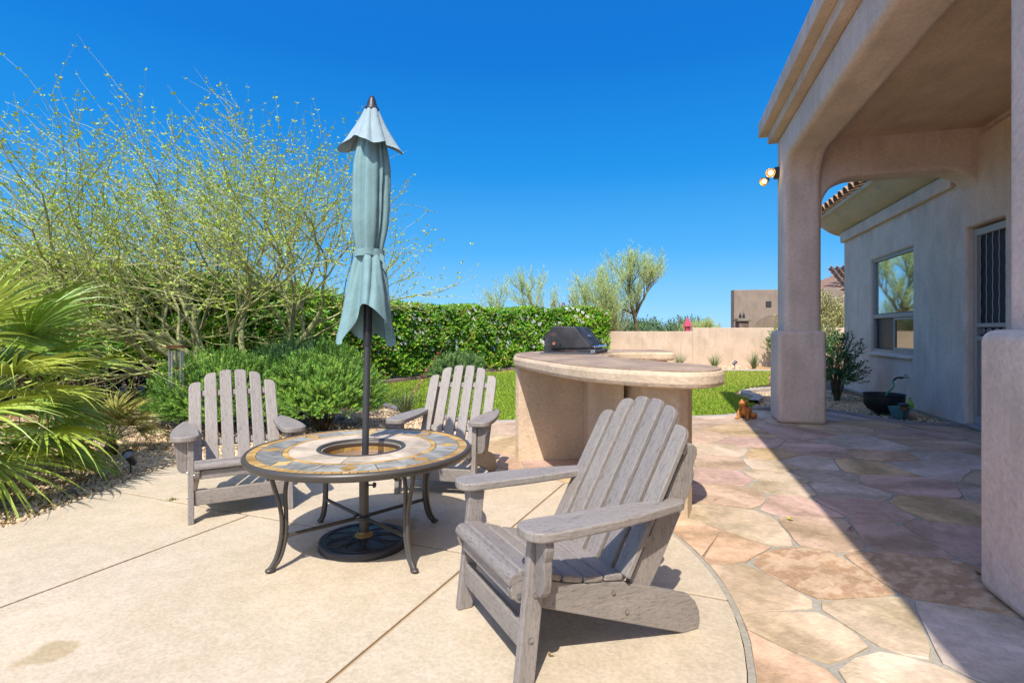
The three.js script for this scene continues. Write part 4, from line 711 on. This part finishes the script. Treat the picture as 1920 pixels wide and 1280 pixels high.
[[7.4, 44, 1.6, 1.55], [9.5, 46, 2.2, 1.5], [5.0, 47, 2, 1.4], [12.5, 52, 2.5, 1.7], [-1, 48, 3, 1.7], [16, 50, 2.4, 1.8]].forEach(([X, Z, w, h], k) => shrub('distant_bush', 'low green desert bush far off beyond the garden wall', X, Z, w, h, w * .8, 420, desertSprig, ZG, 70 + k, { group: 'bushes beyond the wall', scale: 1.6, stems: 6 }));
shrub('olive_bush', 'yellowish olive bush in front of the neighbouring house, showing above the garden wall', 13.5, 24.5, 1.6, 2.45, 1.2, 2200, desertSprig, [[.34, .32, .11], [.27, .27, .09], [.40, .36, .15]], 81, { scale: .8, category: 'bush' });

// fan palm: each frond is a leaf of its own
function frond(r, petiole, seg, count, fan) {
  const s = new Soup(), P = []; for (let k = 0; k <= 6; k++) P.push(V(0, Math.sin(k / 6 * 1.2) * .05, k / 6 * petiole)); s.tube(P, [.012, .010, .009, .008, .007, .006, .006], 5);
  const c = P[6];
  for (let k = 0; k < count; k++) {
    const a = lerp(-fan, fan, k / (count - 1)), L = seg * (.72 + .28 * Math.cos(a * .8)) * (.88 + r() * .2), dir = V(Math.sin(a), .10 + .05 * Math.cos(k * Math.PI), Math.cos(a)), pts = [], hw = [], side = [], n = 6, droop = .18 + r() * .30, sx = V(Math.cos(a), (k % 2 ? .8 : -.8), -Math.sin(a)).normalize();
    for (let i = 0; i <= n; i++) { const t = i / n; pts.push(V(c.x + dir.x * L * t, c.y + dir.y * L * t - droop * L * t * t * t, c.z + dir.z * L * t)); hw.push(lerp(.004, .0125, sstep(0, .35, t)) * (1 - sstep(.45, 1, t) * .96)); side.push(sx); }
    s.strip(pts, hw, side);
  }
  return s.build();
}
{
  const tones = [[.25, .38, .035], [.34, .44, .045], [.18, .30, .025], [.42, .48, .07]].map((q) => mat(...q, .42, { transmission: .18, thickness: 0 })), dry = [[.36, .34, .07], [.42, .38, .12]].map((q) => mat(...q, .5, { transmission: .2, thickness: 0 }));
  const palm = thing('fan_palm', 'bushy fan palm with stiff yellow-green fronds leaning over the patio edge', 'palm', -3.98, -.03, -3.98), r = rng(88);
  const trunk = new THREE.LatheGeometry([[.0, 0], [.17, 0], [.19, .15], [.16, .4], [.14, .68], [.06, .80], [0, .81]].map((p) => new THREE.Vector2(...p)), 20); mesh('trunk', boxUV(trunk), withMap(.16, .11, .07, .95, T.bark, T.bark, .02), palm);
  for (let k = 0; k < 40; k++) {
    const az = k * 2.39996 + r() * .3, el = lerp(-.62, 1.1, Math.pow((k + .5) / 40, 1.1)), g = frond(r, .42 + r() * .28, .56 + r() * .13, 38, 1.8), o = mesh('frond', g, tones[Math.floor(r() * 4)], palm);
    o.position.set(0, lerp(.52, .76, (k + .5) / 40), 0); o.rotation.order = 'YXZ'; o.rotation.set(-el, az, (r() - .5) * .7);
  }
  const pup = thing('young_fan_palm', 'small yellowish young fan palm beside the large palm', 'palm', -3.98, -.03, -5.45);
  mesh('trunk', boxUV(new THREE.LatheGeometry([[0, 0], [.05, 0], [.06, .08], [.03, .16], [0, .17]].map((p) => new THREE.Vector2(...p)), 12)), withMap(.16, .11, .07, .95, T.bark), pup);
  for (let k = 0; k < 13; k++) { const o = mesh('frond', frond(r, .22 + r() * .12, .30, 20, 1.6), dry[k % 2], pup); o.position.y = .14; o.rotation.order = 'YXZ'; o.rotation.set(-lerp(.05, 1.15, r()), k * 2.4, (r() - .5) * .6); }
}
// arching grass clumps: red yucca
function yucca(label, X, Z, h, n, stalks, seed, group) {
  const r = rng(seed), t = thing('red_yucca', label, 'yucca', X, -.03, -Z, 0, group), s = new Soup();
  for (let k = 0; k < n; k++) {
    const a = r() * 6.283, lean = .12 + r() * .75, L = h * (.6 + .5 * r()), pts = [], hw = [], b = V(Math.cos(a), 0, Math.sin(a)), side = V(-Math.sin(a), 0, Math.cos(a));
    for (let i = 0; i <= 6; i++) { const q = i / 6; pts.push(V(b.x * (.03 + lean * L * q * (.55 + .45 * q)), L * q * (1 - .30 * lean * q), b.z * (.03 + lean * L * q * (.55 + .45 * q)))); hw.push(.0075 * (1 - q * .93)); }
    s.strip(pts, hw, side);
  }
  mesh('leaf_blades', s.build(), mat([.15, .17, .19][seed % 3], [.21, .235, .25][seed % 3], .085, .55), t);
  for (const [dx, dz, hh, bloom] of stalks) {
    const st = new Soup(), P = spline([V(0, .05, 0), V(dx * .3, hh * .45, dz * .3), V(dx, hh, dz)], 12); st.tube(P, P.map((_, i) => .006 - .0003 * i), 5); const stalk = mesh('flower_stalk', st.build(), mat(.40, .27, .16, .8), t);
    if (bloom) { const f = new Soup(); for (let k = 0; k < 46; k++) { const q = .62 + .38 * r(), p = P[Math.min(11, Math.floor(q * 12))].clone().lerp(P[12], r() * .12), a = r() * 6.283, d = V(Math.cos(a), .3 + r() * .4, Math.sin(a)).normalize(); f.leaf(p, d, V(-d.z, 0, d.x), .045, .011); } mesh('red_blossoms', f.build(), mat(...bloom, .6), stalk); }
  }
  return t;
}
yucca('spiky green yucca with a leaning coral flower stalk, in gravel by the lawn', -1.55, 7.95, .48, 110, [[.52, -.25, .98, [.62, .16, .12]], [.33, .0, .62, [.58, .17, .13]]], 90);
yucca('arching grass-like yucca at the foot of the garden wall, with two dry stalks', 5.55, 18.2, .62, 120, [[-.45, 0, 1.05, null], [.05, .1, .95, null]], 91, 'yuccas along the garden wall');
yucca('arching grass-like yucca at the foot of the garden wall, between two others', 6.65, 18.0, .58, 120, [], 92, 'yuccas along the garden wall');
yucca('arching grass-like yucca at the foot of the garden wall, nearest the leafy creeper', 7.85, 17.8, .66, 130, [], 93, 'yuccas along the garden wall');
yucca('tall far-off plant with dry upright stalks behind the garden wall', 6.75, 22.5, .6, 40, [[.05, 0, 2.0, null], [.2, .1, 1.7, null], [-.15, 0, 1.6, null], [.3, 0, 1.35, null]], 94);
{
  const r = rng(95), t = thing('ocotillo', 'tall thin plant with red flower sprays showing above the hedge', 'plant', 1.95, -.03, -22.0), s = new Soup(), f = new Soup();
  for (let k = 0; k < 9; k++) { const dx = (r() - .5) * .9, P = spline([V(0, 0, 0), V(dx * .4, 1.1, 0), V(dx, 2.0 + r() * .55, (r() - .5) * .3)], 8); s.tube(P, .012, 4); for (let q = 0; q < 26; q++) { const p = P[8].clone().lerp(P[6], r()), a = r() * 6.28, d = V(Math.cos(a), .5, Math.sin(a)).normalize(); f.leaf(p, d, V(-d.z, 0, d.x), .10, .028); } }
  mesh('canes', s.build(), mat(.2, .17, .1, .9), t); mesh('red_sprays', f.build(), mat(.58, .10, .07, .6), t);
}
// leafy creepers by the wall and the window
shrub('leafy_creeper', 'loose leafy creeper climbing the end of the garden wall', 9.15, 18.7, .45, 1.3, .4, 260, broad, [[.10, .20, .03], [.20, .26, .05], [.30, .30, .10]], 97, { base: .5, scale: 1.25, hollow: .6 });
shrub('leafy_creeper', 'straggly dark green flowering bush beside the house corner under the window', 5.74, 9.7, .34, 1.10, .34, 250, broad, [[.035, .10, .03], [.05, .13, .03], [.08, .18, .04]], 98, { base: .42, scale: 1.1, hollow: .5 });
shrub('leafy_creeper', 'pale leafy bush with tan sprays against the garden wall beyond the pillar', 9.7, 17.6, .95, 1.4, .6, 900, broad, [[.14, .24, .04], [.35, .30, .14], [.10, .18, .03]], 99, { base: .5, scale: 1.3, hollow: .5 });
// ---------------------------------------------------------------- neighbouring house beyond the wall
{
  const n = thing('neighbour_house', 'flat-topped taupe stucco house with an arched porch beyond the garden wall', 'house', 0, 0, -31);
  const taupe = withMap(.33, .265, .205, .92, T.stucco, T.stuccoBump, .006);
  const s = shapeOf([[12.35, 0], [14.0, 0], [14.0, 1.45]]); s.curves.length = 0; s.moveTo(12.35, 0); s.lineTo(13.45, 0); s.lineTo(13.45, 1.35); s.absellipse(14.9, 1.35, 1.45, .75, Math.PI, 0, true); s.lineTo(16.35, 0); s.lineTo(21, 0); s.lineTo(21, 3.62); s.lineTo(12.35, 3.5); s.closePath();
  mesh('porch_front', boxUV(extrude(s, .5, .03, 2)), taupe, n);
  mesh('porch_back', boxUV(rbox(3.4, 3.2, .2, .02, 16.0, 1.6, -3)), taupe, n);
  mesh('house_body', boxUV(rbox(6, 3.3, 4, .02, 20.2, 1.64, -3)), taupe, n);
  mesh('parapet_drain', rbox(.3, .3, .06, .01, 14.25, 2.72, .52), mat(.03, .03, .03, .8), n);
  const roof = mesh('tile_roof', boxUV(extrude([[18.2, 3.5], [18.6, 3.42], [25.5, 3.42], [25.5, 5.6], [21.5, 5.0]], 6, .01, 1).translate(0, 0, -5.5)), withMap(.40, .25, .17, .9, T.blotch), n);
  const tg = new THREE.CylinderGeometry(.16, .16, .55, 10, 1, true, 0, Math.PI).rotateX(Math.PI / 2), tm = [[.50, .32, .22], [.42, .25, .17]].map((c) => withMap(...c, .9, T.blotch));
  for (let i = 0; i < 9; i++) for (let j = 0; j < 6; j++) { const t = mesh('roof_tile', tg, tm[(i * 3 + j) % 2], roof); t.position.set(18.5 + i * .36 + j * .12, 3.62 + j * .27 + i * .02, .55 - j * .5); t.rotation.x = .5; }
}
{
  const p = thing('stone_pillar', 'short stone pillar with a cap and dark twin lantern behind the garden wall', 'pillar', 9.05, 0, -21.6);
  for (let k = 0; k < 6; k++) mesh('stone_course', boxUV(rbox(.40 - .015 * (k % 2), .262, .40, .02, 0, .13 + k * .265, 0)), withMap([.34, .28][k % 2], [.25, .20][k % 2], .16, .9, T.blotch), p);
  mesh('pillar_cap', boxUV(rbox(.54, .12, .54, .02, 0, 1.65, 0)), withMap(.34, .28, .22, .9, T.stucco), p);
  for (const x of [-.07, .07]) mesh('lantern', new THREE.LatheGeometry([[0, 1.711], [.06, 1.711], [.045, 1.77], [.05, 1.83], [.02, 1.89], [.008, 1.94], [0, 1.95]].map((q) => new THREE.Vector2(...q)), 10).translate(x, 0, 0), M.ironDark, p);
}
{
  const u = thing('pink_umbrella', 'closed raspberry-pink umbrella standing beyond the garden wall', 'umbrella', 7.75, 0, -24.2);
  mesh('pole', new THREE.CylinderGeometry(.03, .03, 1.8, 10).translate(0, .9, 0), mat(.2, .2, .2, .5), u);
  const s = new Soup(), n = 48; [[.02, 1.82], [.10, 1.62], [.19, 1.42], [.17, 1.40], [.11, 1.38], [.14, 1.1], [.15, .7]].forEach(([r, y], j) => { for (let i = 0; i <= n; i++) { const a = i / n * 6.2832, k = r * (1 + .16 * Math.cos(8 * a)); s.v(Math.cos(a) * k, y, Math.sin(a) * k, a * .1, y); if (j && i) { const d = s.n - 1; s.i.push(d - n - 2, d - 1, d - n - 1, d - n - 1, d - 1, d); } } });
  mesh('canopy', s.build(), mat(.46, .07, .12, .8), u); mesh('finial', new THREE.ConeGeometry(.03, .12, 10).translate(0, 1.88, 0), M.ironDark, u);
}
// ---------------------------------------------------------------- small things
{ // terracotta frog
  const f = thing('frog_statue', 'sitting orange terracotta frog at the end of the flagstones', 'statue', 3.24, 0, -7.58, -.9), c = withMap(.74, .30, .06, .55, T.blotch);
  const body = new THREE.SphereGeometry(.1, 28, 20), p = body.attributes.position; for (let i = 0; i < p.count; i++) { let x = p.getX(i) / .1, y = p.getY(i) / .1, z = p.getZ(i) / .1; const t = (y + 1) / 2, w = lerp(1.0, .55, t), lean = -.55 * (1 - t) ; p.setXYZ(i, x * .088 * w, .105 + y * .105, (z * .10 * w) + lean * .10 + .05 * t); } body.computeVertexNormals();
  mesh('body', boxUV(body), c, f);
  mesh('head', boxUV(new THREE.SphereGeometry(.056, 24, 16).scale(1.05, .72, 1.35).rotateX(-.25).translate(0, .208, .085)), c, f);
  for (const s of [-1, 1]) { mesh('eye', new THREE.SphereGeometry(.020, 14, 10).translate(s * .036, .247, .065), c, f); mesh('front_leg', boxUV((() => { const q = new Soup(); q.tube(spline([V(s * .055, .15, .04), V(s * .07, .08, .09), V(s * .065, .01, .10)], 8), [.026, .025, .023, .021, .019, .018, .018, .020, .022], 10); return q.build(); })()), c, f); mesh('hind_leg', boxUV(new THREE.SphereGeometry(.05, 18, 12).scale(.75, .9, 1.35).translate(s * .078, .045, -.045)), c, f); mesh('foot', boxUV(new THREE.SphereGeometry(.03, 14, 8).scale(1, .4, 1.6).translate(s * .07, .012, .115)), c, f); }
}
{ // cauldron under the hose tap
  const [x, z] = toWorld(9.25, 3.08), c = thing('black_cauldron', 'wide black iron cauldron under the tap by the wall', 'pot', x, -.02, z);
  mesh('bowl', new THREE.LatheGeometry([[0, .03], [.13, .035], [.21, .08], [.255, .16], [.265, .25], [.26, .28], [.268, .296], [.274, .302], [.268, .307], [.248, .292], [.244, .24], [.19, .10], [0, .06]].map((q) => new THREE.Vector2(...q)), 48), mat(.012, .012, .014, .55), c);
  for (let k = 0; k < 3; k++) mesh('foot', new THREE.CylinderGeometry(.022, .016, .09, 10).translate(Math.cos(k * 2.09 + .5) * .16, .045, Math.sin(k * 2.09 + .5) * .16), mat(.012, .012, .014, .55), c);
  const [hx, hz] = toWorld(9.95, 3.63), h = thing('garden_hose', 'green hose with a black end hanging from the wall tap into the cauldron', 'hose', hx, 0, hz, -HA);
  const s = new Soup(); s.tube(spline([V(-.06, .47, .0), V(-.16, .47, .05), V(-.25, .43, .16), V(-.29, .38, .32), V(-.36, .34, .46), V(-.46, .28, .56), V(-.52, .16, .62)], 30), .0125, 8); mesh('hose', s.build(), mat(.02, .26, .14, .45), h);
  const e = new Soup(); e.tube(spline([V(-.055, .472, 0), V(-.155, .471, .048), V(-.235, .437, .14)], 8), .0155, 8); mesh('hose_end', e.build(), mat(.02, .02, .02, .5), h);
  const tp = thing('wall_tap', 'small metal tap on the stucco wall above the cauldron', 'tap', hx, .475, hz, -HA); mesh('spout', new THREE.CylinderGeometry(.011, .013, .10, 10).rotateZ(Math.PI / 2).translate(.0, 0, 0), M.bolt, tp); mesh('tap_handle', [new THREE.CylinderGeometry(.004, .004, .04, 8).translate(-.02, .025, 0), new THREE.TorusGeometry(.020, .005, 6, 16).rotateX(Math.PI / 2).translate(-.02, .045, 0)], mat(.16, .05, .04, .5), tp);
  const [px, pz] = toWorld(8.86, 3.14), pot = thing('turquoise_pot', 'small turquoise glazed bowl in front of the cauldron', 'pot', px, -.02, pz); mesh('bowl', new THREE.LatheGeometry([[0, 0], [.075, .0], [.09, .02], [.125, .13], [.14, .165], [.128, .165], [.11, .12], [0, .03]].map((q) => new THREE.Vector2(...q)), 36), mat(.07, .22, .25, .3, { clearcoat: .6 }), pot);
  const [gx, gz] = toWorld(8.95, 3.30), ball = single('green_watering_ball', [new THREE.SphereGeometry(.05, 18, 14).scale(1, 1.2, 1), new THREE.CylinderGeometry(.012, .02, .07, 10).translate(0, .08, 0)], mat(.18, .42, .04, .4), 'bright green plastic ball behind the turquoise bowl', 'ball'); ball.position.set(gx, .16, gz);
  const [lx, lz] = toWorld(8.48, 3.06), l = thing('path_light', 'small dark garden path light with amber glass beside the turquoise bowl', 'path light', lx, -.02, lz);
  mesh('stake', new THREE.CylinderGeometry(.010, .010, .17, 10).translate(0, .085, 0), M.ironDark, l); mesh('amber_glass', new THREE.CylinderGeometry(.045, .038, .055, 20).translate(0, .195, 0), mat(.45, .17, .04, .3), l);
  for (let k = 0; k < 3; k++) mesh('louvre', new THREE.CylinderGeometry(.060, .060, .006, 24).translate(0, .172 + k * .024, 0), M.ironDark, l); mesh('cap', new THREE.LatheGeometry([[.075, .235], [.068, .245], [.03, .265], [0, .27]].map((q) => new THREE.Vector2(...q)), 24), M.ironDark, l);
}
{ // wind chime hanging in the tree, and a second, shorter one
  for (const [X, y, Z, k, n, label] of [[-3.76, 1.03, 6.15, 1, 5, 'silver wind chime with a round wooden top hanging from the palo verde'], [-2.9, 1.16, 7.9, .45, 3, 'small tan wind chime hanging among the tree twigs']]) {
    const w = thing('wind_chime', label, 'wind chime', X, y, -Z); const wood = withMap(.27, .11, .045, .6, T.bark), alu = mat(.62, .62, .64, .3, { metalness: .9 }), tan = mat(.52, .45, .34, .6);
    mesh('top_disc', new THREE.CylinderGeometry(.10 * k, .10 * k, .028 * k, 28), wood, w); const cord = new Soup(); cord.tube([V(0, .01, 0), V(0, .95, 0)], .0018, 4); mesh('cord', cord.build(), mat(.1, .08, .06, .9), w);
    for (let i = 0; i < n; i++) { const a = i / n * 6.283 + .4, L = (.34 + .05 * i) * (k < 1 ? .55 : 1); mesh('chime_tube', new THREE.CylinderGeometry(.0135 * Math.sqrt(k), .0135 * Math.sqrt(k), L, 14, 1, true).translate(Math.cos(a) * .07 * k, -.05 - L / 2, Math.sin(a) * .07 * k), k < 1 ? tan : alu, w); }
    const cl = new Soup(); cl.tube([V(0, 0, 0), V(0, -.5 * k, 0)], .0016, 4); mesh('striker', [cl.build(), new THREE.CylinderGeometry(.028 * k, .028 * k, .014, 18).translate(0, -.24 * k, 0)], wood, w);
  }
}
{ // landscape spot light in the gravel
  const s = thing('landscape_spotlight', 'dark metal landscape spotlight tilted in the gravel by the palm', 'spotlight', -3.28, -.03, -4.72, .7), d = mat(.06, .065, .08, .4, { metalness: .4 });
  mesh('stake', new THREE.CylinderGeometry(.009, .006, .12, 8).translate(0, .06, 0), d, s); const h = mesh('lamp_housing', [new THREE.CylinderGeometry(.036, .03, .12, 20, 1, true), new THREE.CylinderGeometry(.043, .037, .02, 20, 1, true).translate(0, .065, 0), new THREE.SphereGeometry(.03, 16, 8, 0, 6.2832, 1.57, 1.57).translate(0, -.06, 0)], d, s); h.position.set(0, .14, 0); h.rotation.set(.75, 0, .35); mesh('lens', new THREE.CircleGeometry(.036, 20).rotateX(-Math.PI / 2).translate(0, .058, 0), mat(.20, .24, .30, .15), h);
  const t = thing('landscape_spotlight', 'small dark spotlight between the yuccas at the garden wall', 'spotlight', 7.0, -.03, -17.25, .2); mesh('stake', new THREE.CylinderGeometry(.012, .008, .2, 8).translate(0, .1, 0), d, t); const q = mesh('lamp_housing', [new THREE.CylinderGeometry(.05, .04, .14, 14)], d, t); q.position.y = .24; q.rotation.z = -.9;
}
{ // fallen leaves and twigs
  const lf = (X, Z, len, w, m, label, rot) => { const s = new Soup(), d = V(Math.cos(rot), .10, Math.sin(rot)).normalize(), side = V(-Math.sin(rot), .25, Math.cos(rot)).normalize(); s.leaf(V(0, .003, 0), d, side, len, w); s.leaf(V(len * .2, .004, 0), V(d.z, .22, -d.x).normalize(), V(d.x, .1, d.z).normalize(), len * .7, w * .8); const o = single('fallen_leaf', s.build(), m, label, 'leaf'); o.position.set(X, .001, -Z); };
  lf(1.755, 3.50, .045, .016, mat(.50, .45, .03, .6), 'small yellow leaf fallen on the flagstones near the shadow edge', .4);
  lf(2.03, 3.33, .05, .012, mat(.10, .05, .03, .8), 'dark curled leaf fallen on the shaded flagstones', 1.2);
  lf(2.33, 2.74, .05, .018, mat(.22, .10, .03, .7), 'brown leaf fallen beside the near pillar pedestal', 2.4);
  lf(.13, 2.03, .03, .007, mat(.30, .20, .08, .8), 'tiny dry leaf on the concrete below the side-on chair', .2);
  lf(1.45, 3.92, .02, .008, mat(.2, .1, .05, .8), 'tiny brown leaf on the pink flagstone', 1.9);
  const w = single('weed_tuft', (() => { const s = new Soup(), r = rng(4); for (let k = 0; k < 22; k++) { const a = r() * 6.28; s.leaf(V((r() - .5) * .05, 0, (r() - .5) * .03), V(Math.cos(a), .5 + r(), Math.sin(a)).normalize(), V(-Math.sin(a), 0, Math.cos(a)), .03, .004); } return s.build(); })(), mat(.20, .19, .06, .8), 'tiny weed growing from the joint in the concrete', 'weed'); w.position.set(-2.42, -.004, -3.905);
}
renderer.render(scene, camera);
